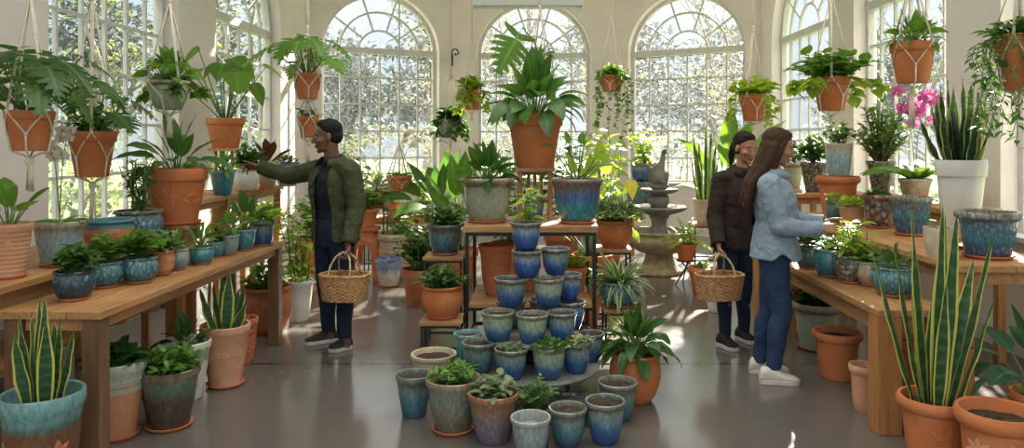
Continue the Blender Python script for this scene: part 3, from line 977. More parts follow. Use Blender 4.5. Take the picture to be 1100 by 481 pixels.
# ------------------------------------------------------------------ pots
PROF = {
    'classic': [(0, 0), (.66, 0), (.69, .02), (.93, .78), (1.0, .785), (1.015, .80), (1.03, .97), (1.01, 1.0), (.93, 1.0), (.91, .97), (.86, .80)],
    'cup': [(0, 0), (.56, 0), (.6, .015), (.70, .12), (.83, .35), (.90, .6), (.915, .8), (.93, .85), (1.0, .88), (1.03, .93), (1.02, .985), (.98, 1.0), (.9, .99), (.87, .93), (.84, .8)],
    'bowl': [(0, 0), (.58, 0), (.63, .02), (.80, .14), (.95, .36), (1.0, .56), (.97, .76), (.90, .86), (.90, .89), (.99, .93), (1.0, .98), (.96, 1.0), (.88, .99), (.85, .93), (.84, .82)],
    'taper': [(0, 0), (.60, 0), (.64, .015), (.72, .2), (.85, .55), (.93, .84), (.98, .87), (1.01, .92), (1.0, .985), (.97, 1.0), (.9, .99), (.87, .94), (.83, .8)],
    'flare': [(0, 0), (.58, 0), (.62, .02), (.76, .22), (.86, .5), (.90, .78), (.97, .88), (1.05, .94), (1.05, .985), (1.02, 1.0), (.92, .99), (.87, .93), (.82, .8)],
    'tall': [(0, 0), (.74, 0), (.78, .01), (.88, .3), (.96, .65), (.99, .93), (1.0, .98), (.98, 1.0), (.9, .995), (.88, .96), (.86, .85)],
    'tub': [(0, 0), (.72, 0), (.76, .02), (.92, .3), (.98, .6), (.96, .82), (1.02, .86), (1.06, .9), (1.06, .97), (1.03, 1.0), (.94, 1.0), (.91, .95), (.88, .82)],
    'cone': [(0, 0), (.5, 0), (.53, .02), (.72, .4), (.9, .85), (1.0, .9), (1.01, .98), (.98, 1.0), (.88, .99), (.85, .93), (.82, .8)],
    'roll': [(0, 0), (.66, 0), (.7, .02), (.80, .3), (.87, .7), (.90, .80), (1.0, .83), (1.06, .88), (1.06, .95), (1.01, 1.0), (.92, .995), (.88, .93), (.84, .8)],
}


def pot_mesh(style, r, h, n=36):
    mb = MB()
    pr = [(max(a, .001) * r, b * h) for a, b in PROF[style]]
    mb.lathe(pr + [(pr[-1][0] * .97, h * .72), (.001, h * .70)], n)
    return mb


def radius_at(style, r, h, z):
    t = z / h; pr = PROF[style]
    for (a, b), (c, d) in zip(pr[1:], pr[2:]):
        if b <= t <= d and d > b: return r * (a + (c - a) * (t - b) / (d - b))
        if d < b: break
    return r


def soil_mesh(r, z, seed):
    mb = MB(); n = 20
    rows = []
    for i, f in enumerate((.02, .35, .7, 1.0)):
        rows.append([(r * f * math.cos(2 * PI * k / n), r * f * math.sin(2 * PI * k / n), z + r * .07 * mnoise.noise(V((f * 3, k * .8, seed))) + .06 * r * (1 - f * f)) for k in range(n)])
    ids = mb.grid(rows, 0, True); mb.face(ids[0][::-1])
    return mb


def relief(style, r, h, th0, z0, size, kind, th=.006, rg=R):
    """raised ornament that follows the pot wall"""
    mb = MB()

    def on(u, v, off):
        z = min(max(z0 + v, .01), h * .99); rr = radius_at(style, r, h, z)
        a = th0 + u / max(rr, .02)
        return V(((rr + off) * math.cos(a), (rr + off) * math.sin(a), z))

    def petal(cu, cv, ang, ln, wd, hgt):
        n = 7
        rows = []
        for i in range(n + 1):
            t = i / n; w = wd / 2 * max(math.sin(PI * t ** .8), .02)
            row = []
            for j in range(5):
                s = (j - 2) / 2
                uu, vv = ln * t, w * s
                u = cu + uu * math.cos(ang) - vv * math.sin(ang); v = cv + uu * math.sin(ang) + vv * math.cos(ang)
                row.append(on(u, v, hgt * (1 - s * s) * (.6 if j == 2 else 1.0) - .0015))
            rows.append(row)
        mb.grid(rows)
    if kind == 'leaves':
        for k in range(5):
            petal(0, 0, PI / 2 + (k - 2) * .66, size * (1 - .1 * abs(k - 2)), size * .5, th)
        petal(0, 0, -PI / 2, size * .7, size * .06, th)
    elif kind == 'rosette':
        for k in range(8): petal(0, 0, k * PI / 4, size, size * .55, th)
        petal(-size * .2, 0, 0, size * .4, size * .4, th * 1.6)
    elif kind == 'spray':
        for k, (cu, cv, a) in enumerate(((-.9, -.1, 2.6), (-.5, .15, 1.9), (0, .1, 1.57), (.5, .15, 1.2), (.9, -.1, .5), (-.6, -.2, 3.6), (.6, -.2, -.5), (0, -.1, 4.71))):
            petal(cu * size, cv * size, a, size * .62, size * .3, th)
        for k in range(6): petal(0, 0, k * PI / 3, size * .36, size * .22, th * 1.2)
    elif kind == 'reeds':
        for k in range(7):
            cu = (k - 3) * size * .23
            petal(cu, -size * .5, PI / 2 + (k - 3) * .07, size * (1.15 - .1 * abs(k - 3) + .12 * (k % 2)), size * .13, th)
            petal(cu, -size * .25, PI / 2 + (.5 if k % 2 else -.5), size * .5, size * .10, th)
    elif kind == 'nested':
        for k, s in enumerate((1.0, .72, .42)): petal(0, -size * s * .5, PI / 2, size * s, size * .62 * s, th * (1 + .5 * k))
    elif kind == 'lattice':
        for k in range(-2, 3):
            for j in range(2):
                petal(k * size * .5, (j - .5) * size * .55, PI / 4, size * .42, size * .16, th); petal(k * size * .5, (j - .5) * size * .55, 3 * PI / 4, size * .42, size * .16, th)
    return mb


SEED = [100]
ALLPOTS = {}


def fill_plant(root, kind, h, sp, z, seed, kw, off=(0, 0)):
    P = Plant(); rg = random.Random(seed)
    KINDS[kind](P, h, sp, rg, **kw)
    ox, oy = root.location.x, root.location.y
    ca, sa = math.cos(root.rotation_euler.z), math.sin(root.rotation_euler.z)
    for nme, (mb, mt, at) in P.parts.items():
        if abs(ox) > 2.2 and mb.v:                      # leaves lean on the wall, never through it
            lim = WX - .03
            nv = []
            for (x, y, zz) in mb.v:
                wx, wy = x * ca - y * sa, x * sa + y * ca
                gx = ox + wx
                if abs(gx) > lim: wx = math.copysign(lim - .04 * (1 - math.exp(-(abs(gx) - lim) * 4)), gx) - ox
                nv.append((wx * ca + wy * sa, -wx * sa + wy * ca, zz))
            mb.v = nv
        if mb.f: mb.build(nme, M[mt], root, attr=at, loc=(off[0], off[1], z))


def pot(name, label, px, py, z, wpx, hpx, style, mat, plant=None, saucer=None, Y=None, cat=None, group=None, rz=0.0, soil=True, orn=None, x=None, rimmat=None, base_plant=0):
    """a pot standing on a surface at height z; width and height in photo pixels at its depth; plant = (kind, height px, spread px, options)"""
    SEED[0] += 1; sd = SEED[0]
    fb = dict(classic=.66, cup=.56, bowl=.58, taper=.6, flare=.58, tall=.74, tub=.72, cone=.5, roll=.66)[style]
    if Y is None:
        Yf = F * (CH - z) / (py - CY)
        rb = wpx / 2 * fb * Yf / F
        if saucer: rb *= 1.25
        Y = Yf + rb
    s = F / Y
    r, h = wpx / 2 / s / 1.02, hpx / s
    xx = (px - CX) / s if x is None else x
    if cat is None: cat = 'potted plant' if plant else 'plant pot'
    root = thing(name, label, cat, (xx, Y, z), rz, group)
    zz = 0.0
    if saucer:
        sm = MB(); sr = r * fb * 1.28
        sh = min(.022, r * .16)
        sm.lathe([(.001, 0), (sr * .86, 0), (sr, sh * .9), (sr, sh), (sr * .95, sh), (sr * .86, sh * .35), (.001, sh * .3)], 32)
        sm.build('saucer', M[saucer], root)
        zz = sh * .3
    h2 = h - zz
    pm = pot_mesh(style, r, h2)
    po = pm.build('pot', M[mat], root, loc=(0, 0, zz), auto=.6)
    if orn:
        for (th0, zf, size, kd, om) in orn:
            relief(style, r, h2, th0, zf * h2, size * r, kd, r * .035).build('carved_ornament', M[om], po)
    ri = dict(classic=.86, cup=.85, bowl=.845, taper=.84, flare=.84, tall=.87, tub=.89, cone=.83, roll=.85)[style]
    sz = zz + h2 * .86
    if soil: soil_mesh(r * ri, sz, sd).build('soil', M['soil'], root)
    if plant:
        kind, hp, spp = plant[0], plant[1], plant[2]
        kw = dict(plant[3]) if len(plant) > 3 else {}
        if kind == 'trail' and 'rim' not in kw: kw['rim'] = r
        for key in ('ls', 'pin', 'w', 'fs', 'drop'):           # lengths given in px
            if key in kw: kw[key] = kw[key] / s
        if 'spikes' in kw: kw['spikes'] = [(a / s, b / s) for a, b in kw['spikes']]
        fill_plant(root, kind, hp / s, spp / s, sz, sd, kw)
    return root


def hanger(root, r, h, style, ztop, zring, tassel, pr=.0065, twistn=4):
    """macrame: cords from the ceiling to a ring, four cords to the rim, crossing net, knot and tassel"""
    mb = MB()
    nt_ = 14
    for q in range(3):
        mb.tube([(pr * .9 * math.cos(k * 1.25 + q * 2.1), pr * .9 * math.sin(k * 1.25 + q * 2.1), ztop + (zring - ztop) * k / nt_) for k in range(nt_ + 1)], pr * .85, 5)
    # knots
    for zz, rr in ((zring, pr * 2.6), (zring - .03, pr * 2.2)):
        mb.ball((0, 0, zz), (rr, rr, rr * 1.7), 7, 5)
    n = 4
    for k in range(n):
        a = 2 * PI * k / n + .5
        o = V((math.cos(a), math.sin(a), 0))
        a2 = a + PI / n
        o2 = V((math.cos(a2), math.sin(a2), 0)); a3 = a - PI / n
        o3 = V((math.cos(a3), math.sin(a3), 0))
        top = o * (r * 1.06)
        zk = h * .98
        for dlt in (-.004, .004):
            e = V((-o.y, o.x, 0)) * dlt
            mb.tube([V((0, 0, zring - .03)) + e, o * r * .55 + V((0, 0, zk + (zring - zk) * .45)) + e, top + V((0, 0, zk)) + e], pr * .75, 5)
        mb.ball(top + V((0, 0, zk)), pr * 1.7, 6, 5)
        zm = h * .42
        for q in (o2, o3):
            qa = radius_at(style, r, h, h * .7); qb = radius_at(style, r, h, zm)
            mid = (o + q).normalized()
            mb.tube([top + V((0, 0, zk)), mid * (qa + pr) + V((0, 0, h * .7)), q * (qb + pr) + V((0, 0, zm))], pr * .75, 5)
        rb = radius_at(style, r, h, h * .02)
        mb.ball(o2 * (radius_at(style, r, h, zm) + pr) + V((0, 0, zm)), pr * 1.6, 6, 5)
        mb.tube([o2 * (radius_at(style, r, h, zm) + pr) + V((0, 0, zm)), o2 * (rb + pr) + V((0, 0, 0)), o2 * rb * .3 + V((0, 0, -.025)), V((0, 0, -.05))], pr * .8, 5)
    mb.ball((0, 0, -.055), (pr * 3, pr * 3, pr * 4.5), 8, 6)
    mb.build('macrame_hanger', M['rope'], root)
    if tassel:
        tb = MB(); rg = random.Random(5)
        for k in range(14):
            a = 2 * PI * k / 14; rr = rg.uniform(.3, 1) * pr * 3
            tb.tube([(rr * .5 * math.cos(a), rr * .5 * math.sin(a), -.05), (rr * math.cos(a), rr * math.sin(a), -.05 - tassel * .5), (rr * 1.2 * math.cos(a + .2), rr * 1.2 * math.sin(a + .2), -.05 - tassel * rg.uniform(.85, 1))], pr * .55, 4)
        tb.build('tassel', M['rope'], root)


def hang(name, label, px, ytop, ybot, Y, wpx, style, mat, plants, ring, tassel_px=0, group=None, ztop=ZT):
    """pot hung in macrame: rim and foot rows in px at depth Y; ring row = where the cords meet"""
    SEED[0] += 1; sd = SEED[0]
    s = F / Y
    z = CH - (ybot - CY) / s
    r = wpx / 2 / s / 1.02; h = (ybot - ytop) / s
    root = thing(name, label, 'hanging plant', ((px - CX) / s, Y, z), 0.35 * (sd % 3), group)
    pot_mesh(style, r, h).build('pot', M[mat], root, auto=.6)
    soil_mesh(r * .84, h * .86, sd).build('soil', M['soil'], root)
    zr = (CH - (ring - CY) / s) - z
    hanger(root, r, h, style, ztop - z, min(zr, ztop - z - .05), tassel_px / s)
    for i, pt in enumerate(plants):
        kw = dict(pt[3]) if len(pt) > 3 else {}
        for key in ('ls', 'pin', 'w', 'fs', 'drop'):
            if key in kw: kw[key] = kw[key] / s
        if pt[0] == 'trail' and 'rim' not in kw: kw['rim'] = r
        fill_plant(root, pt[0], pt[1] / s, pt[2] / s, h * .86, sd + i * 50, kw)
    return root
# ------------------------------------------------------------------ furniture
def slab_top(mb, x0, x1, y0, y1, z, t, nb, along='y', gap=.004):
    if along == 'y':
        w = (x1 - x0) / nb
        for k in range(nb): mb.box((x0 + w * (k + .5), (y0 + y1) / 2, z - t / 2), (w - gap, y1 - y0, t))
    else:
        w = (y1 - y0) / nb
        for k in range(nb): mb.box(((x0 + x1) / 2, y0 + w * (k + .5), z - t / 2), (x1 - x0, w - gap, t))


def bench(name, label, cat, x0, x1, y0, y1, z, t=.04, leg=.08, top='wood', legm='wood_z', apr=.10, shelf=None, along='y', nb=3, group=None, midlegs=0, inset=.02):
    c = V(((x0 + x1) / 2, (y0 + y1) / 2, 0))
    root = thing(name, label, cat, c, 0, group)
    hx, hy = (x1 - x0) / 2, (y1 - y0) / 2
    mb = MB(); slab_top(mb, -hx, hx, -hy, hy, z, t, nb, along); mb.build('tabletop', M[top], root, smooth=False, bevel=.005)
    lx, ly = hx - leg / 2 - inset, hy - leg / 2 - inset
    ys = [-ly, ly] + [-ly + 2 * ly * (k + 1) / (midlegs + 1) for k in range(midlegs)]
    for yy in ys:
        for xx in (-lx, lx):
            mb = MB(); mb.box((xx, yy, (z - t) / 2), (leg, leg, z - t)); mb.build('leg', M[legm], root, smooth=False, bevel=.004)
    if apr:
        for xx in (-lx, lx):
            mb = MB(); mb.box((xx, 0, z - t - apr / 2 - .001), (leg * .45, 2 * ly - leg - .002, apr)); mb.build('apron', M[top], root, smooth=False, bevel=.003)
        for yy in (-ly, ly):
            mb = MB(); mb.box((0, yy, z - t - apr / 2 - .001), (2 * lx - leg - .002, leg * .45, apr)); mb.build('apron', M[top], root, smooth=False, bevel=.003)
    if shelf:
        mb = MB(); slab_top(mb, -hx + leg + inset + .004, hx - leg - inset - .004, -hy + .03, hy - .03, shelf, .03, max(2, nb - 1), along); mb.build('shelf_board', M[top], root, smooth=False, bevel=.004)
        for yy in (-ly, ly):
            mb = MB(); mb.box((0, yy, shelf - .03 - .022), (2 * lx - leg - .002, leg * .5, .04)); mb.build('shelf_rail', M[top], root, smooth=False)
    return root


def iron_stand(label, x, y, z, w, d=None, t=.028, bar=.016, tops='wood_x', group='black iron plant stands', name='plant_stand', shelf=None, nb=1, rz=0):
    d = d or w
    root = thing(name, label, 'plant stand', (x, y, 0), rz, group)
    mb = MB(); slab_top(mb, -w / 2, w / 2, -d / 2, d / 2, z, t, nb, 'x'); mb.build('tabletop', M[tops], root, smooth=False, bevel=.004)
    hx, hy = w / 2 - bar, d / 2 - bar
    for sx in (-1, 1):
        for sy in (-1, 1):
            mb = MB(); mb.box((sx * hx, sy * hy, (z - t - bar) / 2), (bar, bar, z - t - bar)); mb.build('leg', M['iron'], root, smooth=False)
    for zz, nme in ((z - t - bar / 2, 'top_frame'), (min(.12, z * .3), 'foot_frame')):
        mb = MB()
        for s in (-1, 1):
            mb.box((0, s * hy, zz), (2 * hx + bar, bar * .96, bar)); mb.box((s * hx, 0, zz), (bar * .96, 2 * hy - bar, bar))
        mb.build(nme, M['iron'], root, smooth=False)
    if shelf:
        mb = MB(); slab_top(mb, -w / 2 + bar * 1.6, w / 2 - bar * 1.6, -d / 2 + .004, d / 2 - .004, shelf, .025, 3, 'x'); mb.build('shelf_board', M['wood_x'], root, smooth=False)
        for s in (-1, 1):
            mb = MB(); mb.box((0, s * (hy), shelf - .035), (2 * hx + bar, bar * .9, bar)); mb.build('shelf_rail', M['iron'], root, smooth=False)
    return root


bench('potting_bench', 'long low wooden bench of glazed pots along the left aisle', 'bench', -2.48, -1.985, 3.47, 5.9, .80, leg=.085, legm='dark_z', apr=.06, nb=3, group='wooden display benches').rotation_euler.z = -.022
bench('potting_bench', 'raised back bench under the left windows holding large carved pots', 'bench', -3.3, -2.53, 3.28, 5.42, .90, leg=.08, top='pine', legm='pine_z', shelf=.46, nb=4, group='wooden display benches', midlegs=1)
bench('plant_shelf', 'narrow raised pine shelf beside the man in the green jacket', 'shelf', -2.93, -2.50, 5.50, 7.45, 1.15, leg=.055, top='pine', legm='pine_z', apr=.05, nb=2, midlegs=2, group='pine shelves')
bench('potting_bench', 'front bench on the right with thick pale post leg', 'bench', 1.86, 2.27, 4.02, 6.3, .68, leg=.13, top='wood', legm='pine_z', apr=.10, nb=3, group='wooden display benches', inset=.005)
bench('potting_bench', 'higher second bench on the right carrying the large blue carved pot', 'bench', 2.29, 2.93, 4.02, 7.0, .92, leg=.085, top='pine', legm='pine_z', apr=.07, nb=4, group='wooden display benches')
bench('plant_shelf', 'tall rear shelf under the right windows', 'shelf', 2.95, 3.4, 5.3, 7.05, 1.10, leg=.06, top='pine', legm='pine_z', apr=.06, nb=3, group='pine shelves')
bench('plant_shelf', 'far pine shelf behind the woman in the denim shirt', 'shelf', 2.5, 3.3, 7.15, 8.7, 1.08, leg=.06, top='pine', legm='pine_z', apr=.06, nb=4, group='pine shelves')

# central display table (black frame, two wooden levels)
iron_stand('central black-framed table with wooden top under the tallest plant', -.02, 5.66, .985, .96, .74, t=.045, bar=.026, name='display_table', shelf=.43, nb=3, group=None)
# wooden slatted stool on it
st = thing('slatted_stool', 'slatted wooden stool on the central table under the terracotta pot', 'stool', (.012, 5.80, .985))
mb = MB(); slab_top(mb, -.15, .15, -.15, .15, .40, .03, 3, 'x'); mb.build('seat', M['wood_x'], st, smooth=False, bevel=.004)
for sx in (-1, 1):
    for sy in (-1, 1):
        mb = MB(); mb.box((sx * .118, sy * .118, .185), (.034, .034, .37)); mb.build('leg', M['wood_z'], st, smooth=False, bevel=.003)
for sx in (-1, 0, 1):
    mb = MB(); mb.box((sx * .05, .124, .24), (.025, .016, .2)); mb.build('slat', M['pine_z'], st, smooth=False)
for zz in (.13, .35):
    for c_, s_ in (((0, .124, zz), (.2, .02, .03)), ((.118, 0, zz), (.02, .2, .03)), ((-.118, 0, zz), (.02, .2, .03))):
        mb = MB(); mb.box(c_, s_); mb.build('rail', M['wood_x'], st, smooth=False)

# stands either side
xa = lambda px, Y: (px - CX) * Y / F
iron_stand('black plant stand on the left holding the cane-wrapped green pot', xa(478, 5.85), 5.85, .70, .31)
iron_stand('low black plant stand holding the terracotta pot with fine foliage', xa(475, 5.2), 5.2, .36, .28)
iron_stand('low black plant stand on the right under the blue-grey pot', xa(666, 5.62), 5.62, .345, .27)
iron_stand('small wood-topped stand right of the central table under the terracotta bowl', xa(657, 6.5), 6.5, .665, .32, tops='pine')

# round two-tier stand
rt = thing('round_tiered_stand', 'round two-tier grey stand stacked with blue glazed pots', 'display stand', (-.015, 4.62, 0))
mb = MB(); mb.lathe([(.001, .19), (.40, .19), (.415, .195), (.425, .205), (.425, .213), (.42, .22), (.001, .22)], 56); mb.build('lower_top', M['zinc'], rt, auto=.7)
mb = MB(); mb.lathe([(.001, .378), (.29, .378), (.302, .384), (.305, .39), (.305, .396), (.30, .402), (.001, .402)], 56); mb.build('upper_top', M['zinc'], rt, auto=.7)
for k in range(4):
    a = PI / 4 + k * PI / 2
    mb = MB(); mb.tube([(.31 * math.cos(a), .31 * math.sin(a), .19), (.33 * math.cos(a), .33 * math.sin(a), 0)], .012, 8); mb.build('leg', M['iron'], rt)
mb = MB(); mb.lathe([(.001, .22), (.05, .22), (.035, .24), (.03, .36), (.05, .378), (.001, .378)], 20); mb.build('column', M['iron'], rt)

# ------------------------------------------------------------------ pots on and around the round stand
g = 'blue glazed pots on the round stand'
ZL, ZU = .22, .402
bl = lambda lab, px, Y, z, mat, w=37, h=31, plant=None, st='cup', **k: pot('glazed_pot', lab, px, 0, z, w, h * 1.0, st, mat, plant, Y=Y, group=g, **k)
bl('blue pot on the upper disc, left of the front three, nothing growing in it', 535, 4.46, ZU, 'g_celadon', 37, 31)
bl('green-rimmed blue pot on the upper disc, middle of the front three', 571.5, 4.41, ZU, 'g_celadon', 36, 31)
bl('blue pot on the upper disc, right of the front three', 603.5, 4.47, ZU, 'g_blue', 33, 30)
bl('dark blue pot on the upper disc, behind on the left', 549, 4.77, ZU, 'g_teal', 33, 29)
bl('dark blue pot on the upper disc, hidden at the back centre', 584, 4.80, ZU, 'g_teal', 33, 29)
bl('blue pot on the upper disc, behind on the right', 613, 4.73, ZU, 'g_cobalt', 33, 30)
Z2 = ZU + 31 / 179 + .001
bl('blue pot in the second layer of the pyramid, on the left', 548.5, 4.60, Z2, 'g_blue', 36, 30)
bl('blue pot in the second layer of the pyramid, on the right', 589, 4.60, Z2, 'g_celadon', 34, 30)
bl('cobalt pot in the second layer of the pyramid, far right behind', 611, 4.78, Z2, 'g_cobalt', 29, 28)
Z3 = Z2 + 30 / 173.9 + .001
bl('cobalt pot in the third layer, under the topmost planted pot', 566, 4.62, Z3, 'g_cobalt', 33, 29)
bl('blue-grey pot in the third layer, right of the pyramid top', 596.5, 4.72, Z3, 'g_blue', 32, 28)
Z4 = Z3 + 29 / 173.2 + .001
bl('topmost cobalt pot of the pyramid, with a small leafy vine', 565, 4.62, Z4, 'g_cobalt', 34, 30, ('climb', 42, 46, dict(n=4, mat='l_lime', ls=15, per=6)))
bl('teal pot on the lower disc, leftmost of the front row', 514.5, 4.43, ZL, 'g_teal', 37, 33)
bl('blue pot on the lower disc with a small succulent', 549, 4.31, ZL, 'g_blue', 37, 33, ('mound', 8, 26, dict(n=70, ls=6, mat='l_silver')))
bl('blue pot on the lower disc with pale green sprouts, front centre right', 589.5, 4.32, ZL, 'g_celadon', 38, 35, ('mound', 10, 36, dict(n=180, ls=7, mat='l_varieg')))
bl('blue pot on the lower disc with trailing succulents, right of front', 619, 4.43, ZL, 'g_blue', 33, 33, ('mound', 9, 32, dict(n=150, ls=7, mat='l_silver')))
bl('blue pot on the lower disc, far right end', 634, 4.66, ZL, 'g_blue', 31, 30)
bl('teal pot on the lower disc, far left behind', 503, 4.66, ZL, 'g_turq', 32, 30)

# floor in front of and around the round stand
g = 'pots on the floor around the round stand'
fp = lambda lab, px, Y, w, h, st, mat, plant=None, **k: pot('glazed_pot' if mat[0] == 'g' else 'terracotta_pot', lab, px, 0, 0, w, h, st, mat, plant, Y=Y, group=g, **k)
fp('small dark teal pot of bare soil on the floor, far left of the centre group', 445, 4.33, 40, 45, 'taper', 'g_teal')
fp('large mossy brown pot with a green fern on a saucer', 487, 4.11, 61, 57, 'taper', 'g_mossy', ('bush', 26, 62, dict(n=20, lpm=10, mat='l_mid', ls=11, wr=.35)), saucer='tc')
fp('beige pot of dark soil under the low black stand', 466, 4.80, 50, 38, 'taper', 'stone_beige')
fp('small green pot half hidden behind the mossy brown pot', 486, 4.56, 28, 24, 'cup', 'g_teal', ('bush', 10, 20, dict(n=8, lpm=5, mat='l_mid', ls=8)))
fp('plum glazed pot with grey-green ivy in the front row', 530, 3.98, 57, 52, 'taper', 'g_plum', ('bush', 24, 60, dict(n=16, lpm=7, mat='l_silver', ls=13, wr=.7)))
fp('pale teal pot at the bottom edge of the photo, without soil', 570, 3.78, 44, 42, 'cup', 'g_grey', soil=False)
fp('small pot with pale bushy foliage behind the pale teal pot', 576, 4.05, 34, 30, 'cup', 'g_teal', ('bush', 38, 50, dict(n=18, lpm=9, mat='l_varieg', ls=10, wr=.4)))
fp('teal pot of bare soil in the front row, right of the pale teal pot', 610, 3.92, 42, 40, 'cup', 'g_teal')
fp('blue and plum pot of bare soil in the front row, rightmost', 650, 3.95, 44, 45, 'cup', 'g_blue')
fp('green pot of bare soil behind the front row on the right', 663.5, 4.27, 43, 41, 'cup', 'g_teal')
fp('dark low pot of bare soil behind the front row, centre right', 615, 4.22, 42, 26, 'roll', 'g_navy')
fp('round terracotta pot with large dark leaves on the floor right of the stand', 682, 4.58, 56, 52, 'bowl', 'tc', ('rosette', 66, 76, dict(n=38, lr=.55, wr=.42, pet=.42, mat='l_deep', shape='ovate', droop=1.1, wave=.05, hang=.6)))

# pots on the stands and the central table
pot('glazed_pot', 'green pot wrapped in pale cane on the left black stand', 478, 0, .70, 40, 33, 'flare', 'g_teal', ('bush', 26, 54, dict(n=22, lpm=10, mat='l_deep', ls=10)), saucer='tc', Y=5.85)
pot('terracotta_pot', 'terracotta pot with fine dark foliage on the low black stand', 475, 0, .36, 45, 35, 'bowl', 'tc', ('bush', 28, 62, dict(n=30, lpm=14, mat='l_deep', ls=9, wr=.4)), saucer='tc', Y=5.2)
pot('glazed_pot', 'mottled blue-grey pot with long strap leaves on a low black stand', 666, 0, .345, 44, 27, 'bowl', 'g_turq_leaf', ('strap', 20, 74, dict(n=60, mat='l_white', w=7, droop=1.5)), saucer='tc', Y=5.62)
pot('terracotta_pot', 'wide terracotta bowl of cream-edged foliage right of the central table', 660, 0, .665, 40, 29, 'bowl', 'tc', ('mound', 26, 54, dict(n=520, ls=8, mat='l_white')), saucer='tc', Y=6.5)
pot('glazed_pot', 'big sage glazed pot with broad leaves on the central table, left', 523.5, 0, .985, 58, 48, 'flare', 'g_sage', ('rosette', 50, 90, dict(n=22, lr=.62, wr=.48, pet=.42, mat='l_deep', droop=.7, shape='ovate')), saucer='tc', Y=5.56)
pot('glazed_pot', 'big peacock blue glazed pot with arching stalks on the central table, right', 620, 0, .985, 57, 48, 'flare', 'g_peacock', ('rosette', 50, 112, dict(n=11, lr=.36, wr=.42, pet=.95, mat='l_mid', droop=1.2, shape='ovate', spread=1.25, hang=.9)), saucer='tc', Y=5.50)
pot('terracotta_pot', 'large terracotta pot with a tall broad-leaved plant at the very centre', 574.5, 0, 1.385, 60, 57, 'classic', 'tc', ('rosette', 72, 146, dict(n=36, lr=.56, wr=.50, pet=.52, mat='l_deep', droop=1.0, shape='ovate', pr=.007, hang=.5)), Y=5.80)
pot('glazed_pot', 'dark green glazed pot standing under the slatted stool', 574, 0, .987, 22, 24, 'tall', 'g_teal', None, Y=5.80)
pot('terracotta_pot', 'tall carved terracotta pot on the lower shelf of the central table', 533, 0, .432, 38, 54, 'flare', 'tc_swirl', None, Y=5.62)
pot('terracotta_pot', 'small terracotta pot on the lower shelf of the central table, right', 618, 0, .432, 26, 26, 'classic', 'tc', ('bush', 22, 34, dict(n=10, lpm=8, mat='l_lime', ls=8)), Y=5.75)
pot('terracotta_pot', 'plain terracotta pot on the lower shelf of the central table, middle back', 566, 0, .432, 30, 28, 'classic', 'tc_deep', None, Y=5.84)

# ------------------------------------------------------------------ left bench, front row
g = 'small pots on the left bench'
ZB = .80
lb = lambda lab, px, py, w, h, mat, plant, st='bowl', **k: pot('glazed_pot' if mat[0] == 'g' else 'terracotta_pot', lab, px, py, ZB, w, h, st, mat, plant, saucer=k.pop('saucer', 'tc'), group=g, **k)
lb('dark navy carved pot with drooping leaves at the near end of the left bench', 80, 325, 42, 32, 'g_navy', ('bush', 32, 44, dict(n=14, lpm=9, mat='l_deep', ls=15, wr=.5)))
lb('turquoise carved pot, second from the near end of the left bench', 112, 311, 38, 28, 'g_turq_leaf', ('bush', 32, 40, dict(n=12, lpm=7, mat='l_mid', ls=15, wr=.6)))
lb('turquoise leaf-carved pot, third from the near end of the left bench', 149.5, 306, 38, 28, 'g_turq_leaf', ('bush', 36, 46, dict(n=18, lpm=8, mat='l_mid', ls=15, wr=.55)))
lb('knobbly pale terracotta pot between the turquoise pots on the left bench', 173, 297, 28, 27, 'tc_knob', ('bush', 22, 40, dict(n=12, lpm=7, mat='l_varieg', ls=14)))
lb('small grey-green pot beside the knobbly terracotta one', 191, 291, 24, 23, 'g_grey', ('rosette', 26, 42, dict(n=9, lr=.6, wr=.4, mat='l_mid')))
lb('wide plain turquoise pot in the middle of the left bench', 216, 285, 27, 19, 'g_turq', ('rosette', 30, 44, dict(n=14, lr=.55, wr=.35, mat='l_mid')))
lb('small turquoise cup, set back beside the wide turquoise pot', 233, 277, 18, 17, 'g_turq', ('bush', 16, 26, dict(n=8, lpm=6, mat='l_deep', ls=8)), 'cup')
lb('greyish turquoise pot, third from the far end of the left bench', 246, 275, 22, 22, 'g_grey', ('rosette', 38, 44, dict(n=12, lr=.55, wr=.3, mat='l_mid')), 'cup')
lb('ribbed turquoise pot, second from the far end of the left bench', 263, 270, 24, 23, 'g_turq', ('rosette', 44, 46, dict(n=14, lr=.6, wr=.32, mat='l_deep', spread=.8)), 'cup')
lb('dark-rimmed teal pot at the far end of the left bench', 282, 265, 27, 27, 'g_blue', ('bush', 24, 44, dict(n=14, lpm=8, mat='l_lime', ls=12)), 'roll')

# back bench, big pots
ZT2 = .90
pot('terracotta_pot', 'pale terracotta pot carved with a leaf emblem at the left edge of the photo', 10, 0, ZT2, 45, 59, 'taper', 'tc_ring', ('rosette', 62, 84, dict(n=7, lr=.5, wr=.72, pet=.5, mat='l_mid', shape='paddle', spread=.8, droop=.3)), saucer='tc', Y=3.78, orn=[(-1.0, .62, .62, 'nested', 'tc_pale')])
pot('glazed_pot', 'blue mist glazed pot with a white orchid on the left back bench', 64, 0, ZT2, 52, 48, 'taper', 'g_mist', ('orchid', 116, 66, dict(spikes=[(-8, -4), (6, 2)], mat='p_white', fs=15, nf=8, nl=6)), saucer='tc', Y=4.15)
pot('terracotta_pot', 'squat terracotta pot with a turquoise rim on the left back bench', 118, 0, ZT2, 50, 38, 'bowl', 'g_tcrim', None, Y=4.55)
pot('glazed_pot', 'deep blue carved pot of upright leafy stems on the left back bench', 149, 0, ZT2, 50, 40, 'bowl', 'g_blueleaf', ('climb', 66, 44, dict(n=16, per=12, mat='l_varieg', ls=10, wr=.45)), Y=4.86)
tag(MB().build('x', M['tc']), 'x') if False else None
rs = thing('pot_riser', 'squat wooden block under the big carved terracotta pot', 'riser', (xa(189, 5.17), 5.17, .90))
